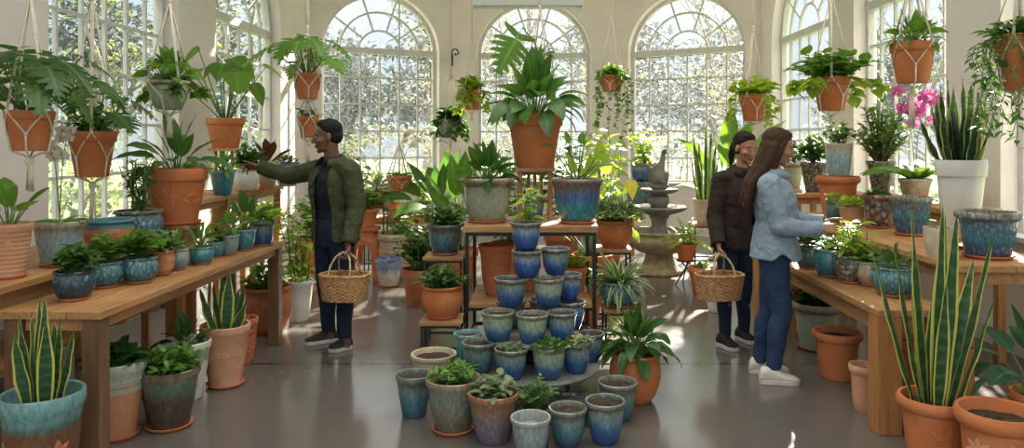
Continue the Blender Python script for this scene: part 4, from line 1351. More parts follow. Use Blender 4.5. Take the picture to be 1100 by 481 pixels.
mb = MB(); mb.box((0, 0, .1), (.26, .26, .03)); mb.build('block_top', M['wood_x'], rs, smooth=False, bevel=.004)
for sx in (-1, 1):
    mb = MB(); mb.box((sx * .10, 0, .0425), (.035, .24, .085)); mb.build('leg', M['dark_z'], rs, smooth=False, bevel=.003)
pot('terracotta_pot', 'big terracotta pot carved with a flower spray and large upright leaves', 189, 0, 1.015, 63, 60, 'classic', 'tc', ('rosette', 74, 98, dict(n=13, lr=.62, wr=.36, pet=.4, mat='l_deep', shape='ovate', spread=.85, droop=.6, wave=.03)), saucer='tc', Y=5.17, orn=[(-1.25, .50, .5, 'spray', 'tc'), (.4, .5, .5, 'spray', 'tc'), (-2.9, .5, .5, 'spray', 'tc')])
# pots on the lower shelf of the back bench
pot('terracotta_pot', 'empty terracotta pot on the shelf below the left back bench, nearer one', 123, 0, .461, 40, 36, 'cone', 'tc_knob', None, Y=4.62, group='pots under the left benches')
pot('terracotta_pot', 'empty terracotta pot on the shelf below the left back bench, farther one', 160, 0, .461, 38, 32, 'cone', 'tc_pale', None, Y=4.95, group='pots under the left benches')

# pine shelf pots
g = 'pots on the pine shelf beside the man'
ZS = 1.15
ps = lambda lab, px, Y, w, h, st, mat, plant, **k: pot('glazed_pot' if mat[0] == 'g' else 'terracotta_pot', lab, px, 0, ZS, w, h, st, mat, plant, Y=Y, group=g, **k)
ps('small carved terracotta pot of white-flecked foliage at the near end of the pine shelf', 205, 5.68, 28, 27, 'classic', 'tc', ('mound', 17, 34, dict(n=260, ls=6, mat='l_white')), saucer='tc')
ps('blue glazed pot with pointed leaves, touched by the man', 239, 6.05, 27, 27, 'taper', 'g_turq', ('rosette', 32, 40, dict(n=16, lr=.6, wr=.34, pet=.4, mat='l_mid')))
ps('white rounded pot of bushy green foliage on the pine shelf', 265, 6.45, 27, 25, 'bowl', 'g_white', ('bush', 30, 40, dict(n=20, lpm=10, mat='l_deep', ls=9)), saucer='tc')
ps('cream tapered pot with bronze leaves on the pine shelf', 287, 6.85, 28, 29, 'cone', 'g_cream', ('rosette', 32, 46, dict(n=13, lr=.9, wr=.3, pet=.12, mat='l_red', shape='obov', droop=.3, spread=.8)), saucer='tc')
ps('grey patterned pot at the far end of the pine shelf', 309, 7.22, 26, 26, 'bowl', 'g_bluewhite', ('mound', 8, 22, dict(n=60, ls=6, mat='l_deep')))
# tall terracotta on a post stand
pstd = thing('pedestal', 'slim wooden pedestal under the tall split-leaf plant by the second left window', 'pedestal', (xa(242, 6.6) - .35, 6.6, 0))
SX = xa(242, 6.6) - .35
pz = CH - (159 - CY) * 7.55 / F
pstd.location = (xa(242, 7.55), 7.6, 0)
mb = MB(); mb.box((0, 0, pz - .015), (.28, .28, .03)); mb.build('pedestal_top', M['pine'], pstd, smooth=False, bevel=.004)
for sx in (-1, 1):
    for sy in (-1, 1):
        mb = MB(); mb.tube([(sx * .08, sy * .08, pz - .03), (sx * .13, sy * .13, 0)], .016, 8); mb.build('leg', M['pine_z'], pstd)
pot('terracotta_pot', 'plain terracotta pot with tall pale split leaves before the second left window', 242, 0, pz, 40, 32, 'classic', 'tc', ('monstera', 88, 92, dict(n=13, ls=33, mat='l_mid', split=False, pet=.95, spread=.72, hang=.8)), Y=7.6)

# left floor
g = 'big pots on the floor along the left bench'
fl = lambda lab, px, Y, w, h, st, mat, plant, **k: pot('glazed_pot' if mat[0] == 'g' else 'terracotta_pot', lab, px, 0, 0, w, h, st, mat, plant, Y=Y, group=g, **k)
fl('tall turquoise-over-brown planter with leaf relief and a snake plant, front left', 46, 3.22, 83, 128, 'taper', 'g_tealbrown', ('snake', 122, 78, dict(n=9, wr=.125, lean=.16)), orn=[(-2.3, .50, .50, 'leaves', 'tc_deep'), (-1.45, .44, .62, 'leaves', 'tc_deep'), (-.6, .50, .50, 'leaves', 'tc_deep')])
fl('terracotta pot with a pale carved band under the near end of the left bench', 126, 4.02, 58, 82, 'taper', 'g_band', ('bush', 28, 62, dict(n=18, lpm=9, mat='l_deep', ls=18)), saucer='tc', orn=[(-2.6 + .72 * q, .72, .34, 'lattice', 'g_band') for q in range(5)])
fl('dark brown-green glazed pot of bushy herbs in front of the left bench', 182, 4.16, 63, 64, 'taper', 'g_brown', ('bush', 34, 72, dict(n=34, lpm=12, mat='l_mid', ls=12, wr=.42)), saucer='tc')
fl('whitish glazed pot with broad dark leaves behind the dark brown pot', 199, 4.62, 54, 62, 'taper', 'g_white', ('rosette', 36, 70, dict(n=14, lr=.75, wr=.45, pet=.4, mat='l_deep')))
fl('terracotta pot with carved medallions and a broad snake plant', 242, 4.86, 52, 66, 'taper', 'tc_pale', ('snake', 66, 64, dict(n=7, wr=.20, lean=.5)), saucer='tc', orn=[(-1.3, .52, .3, 'rosette', 'tc_pale'), (-.5, .52, .3, 'rosette', 'tc_pale'), (-2.1, .52, .3, 'rosette', 'tc_pale')])
fl('slim terracotta pot half hidden behind the snake plant', 262, 5.32, 30, 50, 'taper', 'tc_swirl', None)
fl('knobbly orange terracotta pot of bushy foliage past the end of the left bench', 286, 6.2, 54, 50, 'bowl', 'tc_swirl', ('bush', 36, 60, dict(n=22, lpm=11, mat='l_mid', ls=10)))
fl('tall cream pot with a lime-green climber just left of the man', 321, 6.6, 32, 44, 'taper', 'g_white', ('climb', 82, 62, dict(n=10, per=16, mat='l_lime', ls=13, wr=.6)))

# ------------------------------------------------------------------ right side
g = 'small pots on the right bench'
rb_ = lambda lab, px, py, w, h, mat, plant, st='bowl', **k: pot('glazed_pot' if mat[0] == 'g' else 'terracotta_pot', lab, px, py, .68, w, h, st, mat, plant, saucer='tc', group=g, **k)
rb_('blue patterned pot with dark leaves at the near end of the right bench', 960, 321, 47, 32, 'g_turq_leaf', ('rosette', 28, 54, dict(n=14, lr=.75, wr=.36, pet=.4, mat='l_deep')))
rb_('small terracotta-beige pot of fine foliage, second on the right bench', 935, 309, 27, 27, 'g_cream', ('bush', 20, 44, dict(n=14, lpm=9, mat='l_mid', ls=9)))
rb_('mosaic stone pot with the lime leaves the denim-shirted woman reaches to', 915, 306, 37, 30, 'g_mosaic', ('climb', 42, 54, dict(n=10, per=9, mat='l_lime', ls=17, wr=.42)))
rb_('turquoise pot in the middle of the right bench', 892, 299, 36, 30, 'g_turq', ('bush', 18, 36, dict(n=14, lpm=8, mat='l_deep', ls=8)))
rb_('dark green small pot nearest the denim-shirted woman on the right bench', 868, 290, 27, 24, 'g_teal', ('bush', 24, 36, dict(n=14, lpm=9, mat='l_deep', ls=9)))

Z2R = .92
pot('glazed_pot', 'large blue reed-carved pot of bare soil at the near end of the higher right bench', 1061, 0, Z2R, 62, 50, 'roll', 'g_blueleaf', None, saucer='tc', Y=4.30, orn=[(-2.7 + .66 * k, .42, .52, 'reeds', 'g_turq') for k in range(5)])
rs = thing('pot_riser', 'low wooden riser under the white snake plant pot', 'riser', (xa(1032, 4.72), 4.72, Z2R))
mb = MB(); mb.box((0, 0, .066), (.33, .30, .028)); mb.build('block_top', M['pine'], rs, smooth=False, bevel=.004)
for sx in (-1, 1):
    mb = MB(); mb.box((sx * .13, 0, .026), (.03, .26, .052)); mb.build('leg', M['pine_z'], rs, smooth=False)
pot('glazed_pot', 'white pot with a tall dark snake plant on the right', 1032, 0, 1.001, 50, 80, 'classic', 'g_white', ('snake', 100, 88, dict(n=15, wr=.20, lean=.36, mat='l_snake_d')), Y=4.72, rz=.3)
pot('glazed_pot', 'blue leaf-carved pot in front of the pink orchid', 978, 0, Z2R, 44, 42, 'taper', 'g_blueleaf', None, saucer='tc', Y=5.3, orn=[(-2.8 + .66 * k, .48, .52, 'reeds', 'g_turq') for k in range(5)])
pot('stone_planter', 'small square-shouldered stone pot with one round leaf by the white pot', 1010, 0, Z2R, 34, 32, 'tall', 'stone_beige', ('rosette', 20, 22, dict(n=3, lr=.5, wr=.85, mat='l_mid', shape='heart')), Y=4.32)
pot('terracotta_pot', 'large terracotta pot carrying the tall blue cylinder pot', 900, 0, Z2R, 44, 42, 'roll', 'tc', None, Y=6.72)
pot('glazed_pot', 'tall blue dripped cylinder pot standing on a terracotta pot', 901, 0, Z2R + 42 * 6.72 / F + .001, 29, 35, 'tall', 'g_mist', ('bush', 30, 36, dict(n=12, lpm=8, mat='l_deep', ls=9)), Y=6.72)
pot('glazed_pot', 'little dark teal cup on the higher right bench', 896, 0, Z2R, 19, 24, 'tall', 'g_teal', ('bush', 12, 20, dict(n=8, lpm=6, mat='l_lime', ls=6)), Y=6.22)
pot('terracotta_pot', 'small peach terracotta pot of lime sprouts above the reaching hands', 915, 0, Z2R, 26, 20, 'tall', 'tc_pale', ('mound', 12, 28, dict(n=110, ls=7, mat='l_lime')), Y=5.95)
pot('glazed_pot', 'rust mosaic pot with a dark clipped plant on the higher right bench', 943, 0, Z2R, 31, 36, 'roll', 'g_mosaic_tc', ('mound', 10, 24, dict(n=200, ls=4, mat='l_deep')), saucer='tc', Y=5.75)
ZR3 = 1.10
pot('glazed_pot', 'cream speckled pot with a magenta orchid on the tall rear shelf', 983, 0, ZR3, 34, 24, 'taper', 'g_cream', ('orchid', 108, 86, dict(spikes=[(-12, 0), (13, 3)], mat='p_pink', fs=15, nf=9, nl=11, ll=.7)), Y=6.1)
pot('glazed_pot', 'tall mosaic stone pot of bushy stems on the tall rear shelf', 946, 0, ZR3, 30, 37, 'cone', 'g_mosaic', ('bush', 78, 66, dict(n=36, lpm=14, mat='l_mid', ls=10, wr=.42, stem='bark')), Y=6.7)
pot('glazed_pot', 'mosaic stone pot with dark round leaves on the far pine shelf', 875, 0, 1.08, 30, 32, 'taper', 'g_mosaic', ('bush', 34, 46, dict(n=22, lpm=9, mat='l_deep', ls=11)), Y=7.42)
pot('glazed_pot', 'plain sage pot beside the mosaic one on the far pine shelf', 852, 0, 1.08, 22, 28, 'taper', 'g_sage', ('climb', 34, 34, dict(n=8, per=8, mat='l_deep', ls=11)), Y=8.0)

g = 'big pots on the floor along the right bench'
fr_ = lambda lab, px, Y, w, h, st, mat, plant, **k: pot('glazed_pot' if mat[0] == 'g' else 'terracotta_pot', lab, px, 0, 0, w, h, st, mat, plant, Y=Y, group=g, **k)
fr_('terracotta pot with a tall yellow-edged snake plant, front right', 1003, 3.66, 71, 75, 'roll', 'tc', ('snake', 222, 124, dict(n=12, wr=.075, lean=.33)), orn=[(-1.5, .55, .42, 'spray', 'tc')], saucer='tc')
fr_('broad terracotta pot with a carved flower and bare soil, front right corner', 1072, 3.36, 82, 92, 'roll', 'tc', None, orn=[(-1.75, .55, .42, 'rosette', 'tc_pale'), (-.75, .55, .42, 'rosette', 'tc_pale'), (-2.7, .55, .42, 'rosette', 'tc_pale')])
fr_('large sage pot of dark foliage under the right bench', 878, 5.72, 52, 50, 'roll', 'g_sage', ('bush', 26, 64, dict(n=24, lpm=10, mat='l_deep', ls=10)), saucer='tc')
fr_('wide empty terracotta pot of soil under the right bench', 899, 5.02, 50, 50, 'roll', 'tc', None)
fr_('terracotta pot behind the front post of the right bench', 928, 4.40, 30, 50, 'roll', 'tc_pale', None)
fr_('terracotta pot at the right edge with broad drooping leaves behind the carved-flower pot', 1116, 3.80, 56, 66, 'roll', 'tc', ('rosette', 104, 150, dict(n=15, lr=.46, wr=.5, pet=.6, mat='l_blue', droop=1.1, spread=1.0)))
fr_('terracotta pot under the higher right bench behind the snake plant', 968, 4.75, 52, 60, 'roll', 'tc_deep', None)

# ------------------------------------------------------------------ back of the room
# back left: stool, carved planter, shelf by the window
pot('stone_planter', 'wide beige planter carved with diamonds on the floor by the back left window', 430, 0, 0, 51, 46, 'tub', 'stone_beige', ('climb', 44, 62, dict(n=9, per=10, mat='l_mid', ls=13, wr=.5)), Y=8.8, orn=[(-2.2 + .62 * k, .5, .30, 'lattice', 'stone_y') for k in range(5)])
pot('glazed_pot', 'blue and white dripped pot on the floor before the beige carved planter', 417.5, 0, 0, 30, 30, 'taper', 'g_bluewhite', None, saucer='tc', Y=8.15)
Y0 = 8.55
stl = thing('arched_stool', 'orange-brown arched wooden stool by the back left window', 'stool', (xa(391, Y0), Y0, 0))
sw, sh, sd_ = .33, .60, .28
mb = MB(); mb.box((0, 0, sh - .02), (sw, sd_, .04)); mb.build('seat', M['tc_deep'], stl, smooth=False, bevel=.006)
for sy in (-1, 1):
    mb = MB(); n = 12
    y0, y1 = sy * (sd_ / 2 - .03) - .013, sy * (sd_ / 2 - .03) + .013
    out_ = [(-sw / 2 - .03, 0), (-sw / 2 + .01, sh - .04), (sw / 2 - .01, sh - .04), (sw / 2 + .03, 0)]
    inn = [(-.105 * math.cos(PI * k / n) , .30 + .11 * math.sin(PI * k / n)) for k in range(n + 1)]
    ring = [(-.125, 0)] + inn + [(.125, 0)]
    top_ = []
    for k, (xx, zz) in enumerate(ring):
        t = k / (len(ring) - 1)
        if t < .33: q = t / .33; top_.append((out_[0][0] + (out_[1][0] - out_[0][0]) * q, (sh - .04) * q))
        elif t < .67: q = (t - .33) / .34; top_.append((out_[1][0] + (out_[2][0] - out_[1][0]) * q, sh - .04))
        else: q = (t - .67) / .33; top_.append((out_[2][0] + (out_[3][0] - out_[2][0]) * q, (sh - .04) * (1 - q)))
    for yy, fl_ in ((y0, 1), (y1, 0)):
        a = [mb.vert((x_, yy, z_)) for x_, z_ in ring]; b = [mb.vert((x_, yy, z_)) for x_, z_ in top_]
        for k in range(len(ring) - 1):
            q = (a[k], b[k], b[k + 1], a[k + 1]); mb.face(q if fl_ else q[::-1])
    for lst in (ring, top_):
        a = [mb.vert((x_, y0, z_)) for x_, z_ in lst]; b = [mb.vert((x_, y1, z_)) for x_, z_ in lst]
        for k in range(len(lst) - 1): mb.face((a[k], a[k + 1], b[k + 1], b[k]))
    mb.build('arched_leg', M['tc_deep'], stl, smooth=False)
pot('terracotta_pot', 'terracotta pot of trailing fern on the arched stool', 391, 0, .60, 32, 20, 'classic', 'tc', ('bush', 24, 58, dict(n=26, lpm=12, mat='l_mid', ls=8, up=.9)), Y=Y0)
bench('plant_shelf', 'small wooden shelf of orchids by the back left window', 'shelf', -2.42, -1.22, 9.55, 9.95, .60, leg=.05, top='wood_x', legm='wood_z', apr=.05, nb=3, along='x', group='pine shelves')
g = 'pots by the back left window'
bk = lambda lab, px, z, Y, w, h, st, mat, plant, **k: pot('glazed_pot' if mat[0] == 'g' else 'terracotta_pot', lab, px, 0, z, w, h, st, mat, plant, Y=Y, group=g, **k)
bk('little terracotta pot on the orchid shelf under the hanging orchid', 421, .60, 9.75, 14, 15, 'classic', 'tc', ('bush', 14, 18, dict(n=8, lpm=6, mat='l_mid', ls=6)), saucer='tc')
bk('grey-blue bowl pot at the right end of the orchid shelf', 454, .60, 9.72, 27, 18, 'cup', 'g_grey', ('climb', 34, 30, dict(n=7, per=9, mat='l_lime', ls=9)))
std2 = iron_stand('tall black plant stand behind the man by the back left window', xa(404, 9.0), 9.0, .82, .26)
bk('terracotta bowl with white-flowering leafy plant behind the man', 404, .82, 9.0, 25, 14, 'bowl', 'tc', ('rosette', 22, 40, dict(n=18, lr=.7, wr=.5, pet=.5, mat='l_silver')))
bk('terracotta floor pot with tall paddle leaves beside the back left window, left one', 474, 0, 9.1, 40, 40, 'classic', 'tc', ('rosette', 96, 86, dict(n=12, lr=.5, wr=.36, pet=.6, mat='l_deep', shape='lance', spread=.6)))
bk('terracotta floor pot with tall paddle leaves behind the green cane pot', 494, 0, 8.2, 40, 40, 'classic', 'tc', ('rosette', 105, 90, dict(n=14, lr=.46, wr=.42, pet=.6, mat='l_mid', shape='ovate', spread=.65)))
bk('terracotta floor pot of dark bushes left of the central table', 452, 0, 7.2, 42, 40, 'classic', 'tc_deep', ('bush', 62, 66, dict(n=30, lpm=12, mat='l_deep', ls=10)))
bk('terracotta floor pot of bushy greens hidden behind the man', 338, 0, 8.9, 40, 40, 'classic', 'tc', ('bush', 62, 56, dict(n=28, lpm=12, mat='l_mid', ls=10)))
bk('terracotta floor pot of slender stalks behind the man, nearer the window', 378, 0, 10.4, 34, 36, 'classic', 'tc', ('climb', 80, 50, dict(n=7, per=12, mat='l_mid', ls=12)))
g = 'pots behind the central table'
bk('terracotta floor pot with a tall broad philodendron behind the central table, right', 636, 0, 7.6, 46, 46, 'classic', 'tc', ('rosette', 128, 84, dict(n=26, lr=.2, wr=.62, pet=.78, mat='l_lime', shape='heart', spread=.85, droop=1.0, hang=.8)))
bk('terracotta floor pot with lime leaves by the wall between the windows', 652, 0, 9.8, 40, 40, 'classic', 'tc', ('climb', 116, 50, dict(n=8, per=13, mat='l_lime', ls=20, wr=.45)))
bk('terracotta floor pot of tall leaves behind the sage pot', 548, 0, 8.6, 40, 40, 'classic', 'tc', ('climb', 112, 96, dict(n=12, per=14, mat='l_mid', ls=17, wr=.45)))
bk('terracotta floor pot of tall leaves behind the peacock pot', 604, 0, 9.2, 40, 40, 'classic', 'tc_deep', ('climb', 110, 90, dict(n=12, per=13, mat='l_deep', ls=17, wr=.45)))
pot('terracotta_pot', 'terracotta floor pot of bushy leaves under the right side of the central table', 628, 0, 0, 40, 44, 'classic', 'tc', ('bush', 30, 56, dict(n=18, lpm=9, mat='l_mid', ls=10)), Y=6.35)
pot('terracotta_pot', 'terracotta floor pot of lime leaves left of the fountain', 690, 0, 0, 24, 20, 'classic', 'tc_pale', ('bush', 20, 34, dict(n=12, lpm=8, mat='l_mid', ls=9)), Y=7.0) if False else None

# blue square planters behind the fountain
bench('side_table', 'low wooden table behind the fountain under two stacked blue planters', 'table', 1.33, 1.85, 10.3, 10.75, .66, leg=.05, top='wood_x', legm='wood_z', apr=.05, nb=3, along='x')
pot('glazed_pot', 'blue patterned planter on the low table behind the fountain', 689, 0, .66, 35, 27, 'tall', 'g_blueleaf', None, Y=10.5)
pot('glazed_pot', 'blue planter stacked on another, with lime leaves, left of the fountain top', 692, 0, .66 + 27 * 10.5 / F + .001, 31, 20, 'tall', 'g_cobalt', ('climb', 40, 40, dict(n=8, per=9, mat='l_lime', ls=13)), Y=10.5)
# right of the fountain
YT = 8.3
tp = thing('tripod_stand', 'black folding tripod stand right of the fountain', 'plant stand', (xa(737, YT), YT, 0))
zt = .26
mb = MB(); mb.lathe([(.001, zt - .012), (.10, zt - .012), (.11, zt - .006), (.11, zt), (.001, zt)], 24); mb.build('tray', M['iron'], tp)
for k in range(3):
    a = k * 2 * PI / 3 - .5
    mb = MB(); mb.tube([(-.06 * math.cos(a), -.06 * math.sin(a), zt - .012), (.16 * math.cos(a), .16 * math.sin(a), 0)], .008, 6); mb.build('leg', M['iron'], tp)
pot('terracotta_pot', 'small terracotta pot of feathery leaves on the tripod stand', 737, 0, zt, 23, 18, 'classic', 'tc', ('fern', 28, 36, dict(n=14, mat='l_lime', pin=8)), Y=YT)
iron_stand('wood-topped stand right of the fountain under the stone snake plant pot', xa(757, 9.3), 9.3, .56, .34, tops='pine')
pot('stone_planter', 'beige stone pot with a tall snake plant right of the fountain', 757, 0, .56, 26, 26, 'taper', 'stone_beige', ('snake', 92, 44, dict(n=11, wr=.06, lean=.22)), Y=9.3)
pot('terracotta_pot', 'squat terracotta pot beside the brown-jacketed woman', 756, 0, 0, 34, 30, 'classic', 'tc', ('bush', 8, 26, dict(n=10, lpm=6, mat='l_mid', ls=7)), Y=7.7)
pot('terracotta_pot', 'terracotta floor pot with banana leaves behind the brown-jacketed woman', 783, 0, 0, 36, 36, 'classic', 'tc', ('rosette', 130, 70, dict(n=9, lr=.42, wr=.38, pet=.68, mat='l_mid', shape='lance', spread=.5)), Y=9.6)
pot('glazed_pot', 'pale pot on the floor between the women and the fountain', 770, 0, 0, 28, 30, 'taper', 'g_white', None, Y=6.95)

# ------------------------------------------------------------------ fountain
Yf = 8.95
fx = xa(708, Yf)
fo = thing('stone_fountain', 'three-tier carved stone fountain with a fish on top', 'fountain', (fx, Yf, 0))
flute = lambda n, a: (lambda t, z: 1 + a * math.cos(n * t))
mb = MB()
mb.lathe([(.001, 0), (.27, 0), (.28, .03), (.25, .06), (.20, .12), (.17, .2), (.16, .26), (.18, .29), (.001, .29)], 48, rib=flute(16, .02)); mb.build('base', M['stone_y'], fo)
mb = MB()
mb.lathe([(.001, .28), (.16, .28), (.24, .30), (.34, .36), (.395, .44), (.40, .50), (.375, .545), (.39, .56), (.405, .575), (.40, .595), (.37, .595), (.35, .56), (.30, .50), (.001, .48)], 64, rib=lambda t, z: 1 + (.035 * math.cos(18 * t) if .3 < z < .53 else 0)); mb.build('basin', M['stone_y'], fo)
WT = None
m, nt, out = nm('fountain_water')
p = N(nt, 'ShaderNodeBsdfPrincipled', i_Roughness=.06); p.inputs['Base Color'].default_value = (.03, .045, .05, 1)
f, _ = noise_tex(nt, 18, 3); L(nt, bump(nt, f, .15, .01), p.inputs['Normal']); L(nt, p.outputs[0], out.inputs[0]); M['water'] = m
mb = MB(); mb.lathe([(.001, .545), (.345, .545), (.345, .553), (.001, .553)], 40); mb.build('water', M['water'], fo)
mb = MB()
mb.lathe([(.001, .48), (.12, .48), (.13, .55), (.10, .60), (.085, .68), (.095, .74), (.12, .79), (.10, .82), (.001, .82)], 32, rib=flute(10, .03)); mb.build('column', M['stone'], fo)
mb = MB()
mb.lathe([(.001, .80), (.10, .80), (.17, .83), (.25, .865), (.285, .895), (.295, .915), (.285, .93), (.262, .93), (.24, .91), (.15, .89), (.001, .885)], 64, rib=flute(24, .014)); mb.build('basin', M['stone'], fo)
mb = MB(); mb.lathe([(.001, .912), (.24, .912), (.24, .916), (.001, .916)], 32); mb.build('water', M['water'], fo)
mb = MB()
mb.lathe([(.001, .88), (.08, .88), (.10, .93), (.12, .98), (.125, 1.03), (.105, 1.08), (.08, 1.10), (.001, 1.10)], 32, rib=flute(12, .03)); mb.build('column', M['stone'], fo)
mb = MB()
mb.lathe([(.001, 1.09), (.07, 1.09), (.13, 1.105), (.185, 1.135), (.2, 1.155), (.195, 1.17), (.17, 1.17), (.12, 1.15), (.001, 1.145)], 56, rib=flute(20, .018)); mb.build('basin', M['stone'], fo)
for ch_ in fo.children:
    for v_ in ch_.data.vertices:
        v_.co.z *= .865
        if v_.co.z > .6 and ch_.name.startswith('basin'): v_.co.x *= 1.13; v_.co.y *= 1.13
# carved fish, head down, tail curling up
fish = MB()
path = [(-.07, 0, 1.19), (-.035, 0, 1.215), (.0, 0, 1.26), (.005, 0, 1.32), (-.02, 0, 1.38), (-.01, 0, 1.44), (.03, 0, 1.49), (.045, 0, 1.53), (.04, 0, 1.56)]
path = [(.055, 0, 1.20), (.03, 0, 1.235), (.005, 0, 1.27), (-.015, 0, 1.31), (-.01, 0, 1.36), (.015, 0, 1.405), (.035, 0, 1.45), (.045, 0, 1.50), (.04, 0, 1.545)]
fish.tube(path, [.035, .08, .11, .105, .07, .04, .026, .02, .012], 14)
fish.ball((.0, -.0, 1.185), (.10, .09, .045), 14, 8)
for sy in (-1, 1):
    leaf_(fish, (0, sy * .06, 1.26), (.3, sy * 1, -.2), .10, .07, .3, 'obov', 5, .2, R)
    leaf_(fish, (.04, 0, 1.50), (.35, sy * .35, .9), .10, .06, -.2, 'obov', 5, .3, R)
leaf_(fish, (-.09, 0, 1.33), (-.3, 0, .8), .11, .06, .2, 'paddle', 5, .05, R, sideways=(1, 0, .3))
fish.v = [(x_ * 1.15, y_ * 1.15, 1.0 + (z_ - 1.145) * 1.1) for x_, y_, z_ in fish.v]
fo2 = fish.build('fish_finial', M['stone'], fo)
so = fo2.modifiers.new('thick', 'SOLIDIFY'); so.thickness = .012; so.offset = 0

# ------------------------------------------------------------------ hanging plants
g = 'plants hanging in macrame'
hang('hanging_planter', 'hanging terracotta pot of big split leaves at the far left', 32, 119, 162, 3.9, 47, 'classic', 'tc', [('monstera', 92, 140, dict(n=17, ls=54, mat='l_deep', spread=.95, hang=.9))], -14, 34, g)
hang('hanging_planter', 'hanging terracotta pot of leafy stems and white blooms, second from the left', 99, 141, 190, 4.6, 47, 'classic', 'tc', [('bush', 40, 60, dict(n=22, lpm=10, mat='l_mid', ls=10)), ('monstera', 70, 84, dict(n=7, ls=42, mat='l_deep'))], -6, 44, g)
hang('hanging_planter', 'hanging sage-green pot of glossy leaves before the first left window', 182, 87, 118, 4.75, 44, 'cup', 'g_sage', [('rosette', 40, 80, dict(n=26, lr=.5, wr=.6, pet=.62, mat='l_mid', spread=.95, hang=.15, droop=.6)), ('trail', 18, 50, dict(n=4, drop=26, mat='l_mid', ls=16, bush=0)), ('monstera', 38, 66, dict(n=4, ls=26, mat='l_mid', spread=.8))], -4, 22, g)
hang('hanging_planter', 'green-rimmed terracotta pot of split leaves, upper of a hanging pair', 330, 79, 106, 6.3, 30, 'taper', 'tc', [('monstera', 56, 84, dict(n=12, ls=34, mat='l_mid', spread=.95, hang=.8))], 30, 10, g)
hang('hanging_planter', 'small terracotta pot with thin vines, lower of a hanging pair', 331, 125, 148, 6.45, 22, 'classic', 'tc', [('bush', 16, 26, dict(n=10, lpm=7, mat='l_mid', ls=7))], 96, 24, g)
hang('hanging_planter', 'tiny terracotta pot of lime pothos left of the central window', 507, 97, 118, 9.6, 21, 'classic', 'tc', [('trail', 18, 30, dict(n=10, drop=24, mat='l_lime', ls=9, bush=14))], 40, 8, g)
hang('hanging_planter', 'pale green hanging pot of trailing leaves beside the back left window', 484, 128, 148, 10.4, 24, 'bowl', 'g_grey', [('trail', 16, 36, dict(n=9, drop=26, mat='l_deep', ls=10, bush=16))], 76, 22, g)
hang('hanging_planter', 'small terracotta pot of string-of-pearls right of the central window', 657, 81, 98, 8.2, 27, 'classic', 'tc', [('trail', 14, 36, dict(n=9, drop=84, mat='l_mid', ls=5, wr=.9, per=40, bush=30, shape='ovate', spread=.5))], 12, 0, g)
hang('hanging_planter', 'terracotta pot of lime ivy hanging beside the back right window', 809, 101, 130, 7.1, 29, 'classic', 'tc', [('trail', 22, 62, dict(n=6, drop=40, mat='l_lime', ls=10, bush=26, spread=1.1))], 30, 0, g)
hang('hanging_planter', 'terracotta pot of lime geranium leaves hanging before the far right window', 893, 83, 119, 5.6, 39, 'classic', 'tc', [('bush', 36, 104, dict(n=26, lpm=8, mat='l_mid', ls=14, wr=.85, shape='heart')), ('trail', 14, 60, dict(n=5, drop=18, mat='l_lime', ls=18, wr=.9, bush=0, spread=1.3))], -12, 0, g)
hang('hanging_planter', 'terracotta pot of pointed leaves hanging before the near right window', 980, 46, 89, 5.0, 45, 'classic', 'tc', [('rosette', 46, 64, dict(n=26, lr=.55, wr=.42, pet=.42, mat='l_mid', shape='lance', spread=.85))], -34, 42, g)
hang('hanging_planter', 'terracotta pot with long trailing vines at the right edge', 1093, 38, 97, 4.3, 46, 'classic', 'tc', [('trail', 28, 70, dict(n=30, drop=125, mat='l_varieg', ls=13, per=22, bush=34, wr=.42, shape='lance', spread=.6))], -40, 0, g)
hang('hanging_planter', 'terracotta pot with a white orchid hanging before the back left window', 429, 188, 206, 9.3, 28, 'classic', 'tc', [('orchid', 58, 40, dict(spikes=[(8 * 9.3 / F, 0), (28 * 9.3 / F, 0)], mat='p_white', fs=10, nf=7))], 150, 24, g)
hang('hanging_planter', 'pot with one huge split leaf hanging before the central window', 580, 62, 84, 7.7, 26, 'taper', 'tc', [('rosette', 20, 40, dict(n=12, lr=.6, wr=.4, mat='l_mid'))], 8, 0, g)
big = COL.objects
hp = [o for o in bpy.data.objects if o.get('label') == 'pot with one huge split leaf hanging before the central window'][0]
lf, stm = MB(), MB()
s = F / 7.7
p1 = V((-22 / s, -.1, .45)); stm.tube([(0, 0, .15), (-.06, -.03, .38), p1 + V((.03, 0, .06)), p1], [.008, .007, .006, .005], 6)
split_leaf(lf, p1, (-.45, -.12, -.8), 50 / s, 46 / s, .1, random.Random(3), 7, up=V((0, -1, 0)), twist=.12)
lf.build('big_leaf', M['l_mid'], hp, attr=True); stm.build('stems', M['stem'], hp)

# wall bracket beside the back left window
wb = thing('wall_bracket', 'black scrolled iron bracket on the wall left of the central window', 'bracket', W(486, 62, 12.75))
mb = MB()
mb.tube([(-.02, .0, -.1), (-.02, -.04, .05), (.02, -.12, .13), (.10, -.2, .12), (.13, -.24, .05), (.08, -.22, .02), (.06, -.18, .05)], .012, 6); mb.build('scroll', M['iron'], wb)
mb = MB(); mb.box((-.02, .06, -.03), (.04, .12, .2)); mb.build('wall_plate', M['iron'], wb)

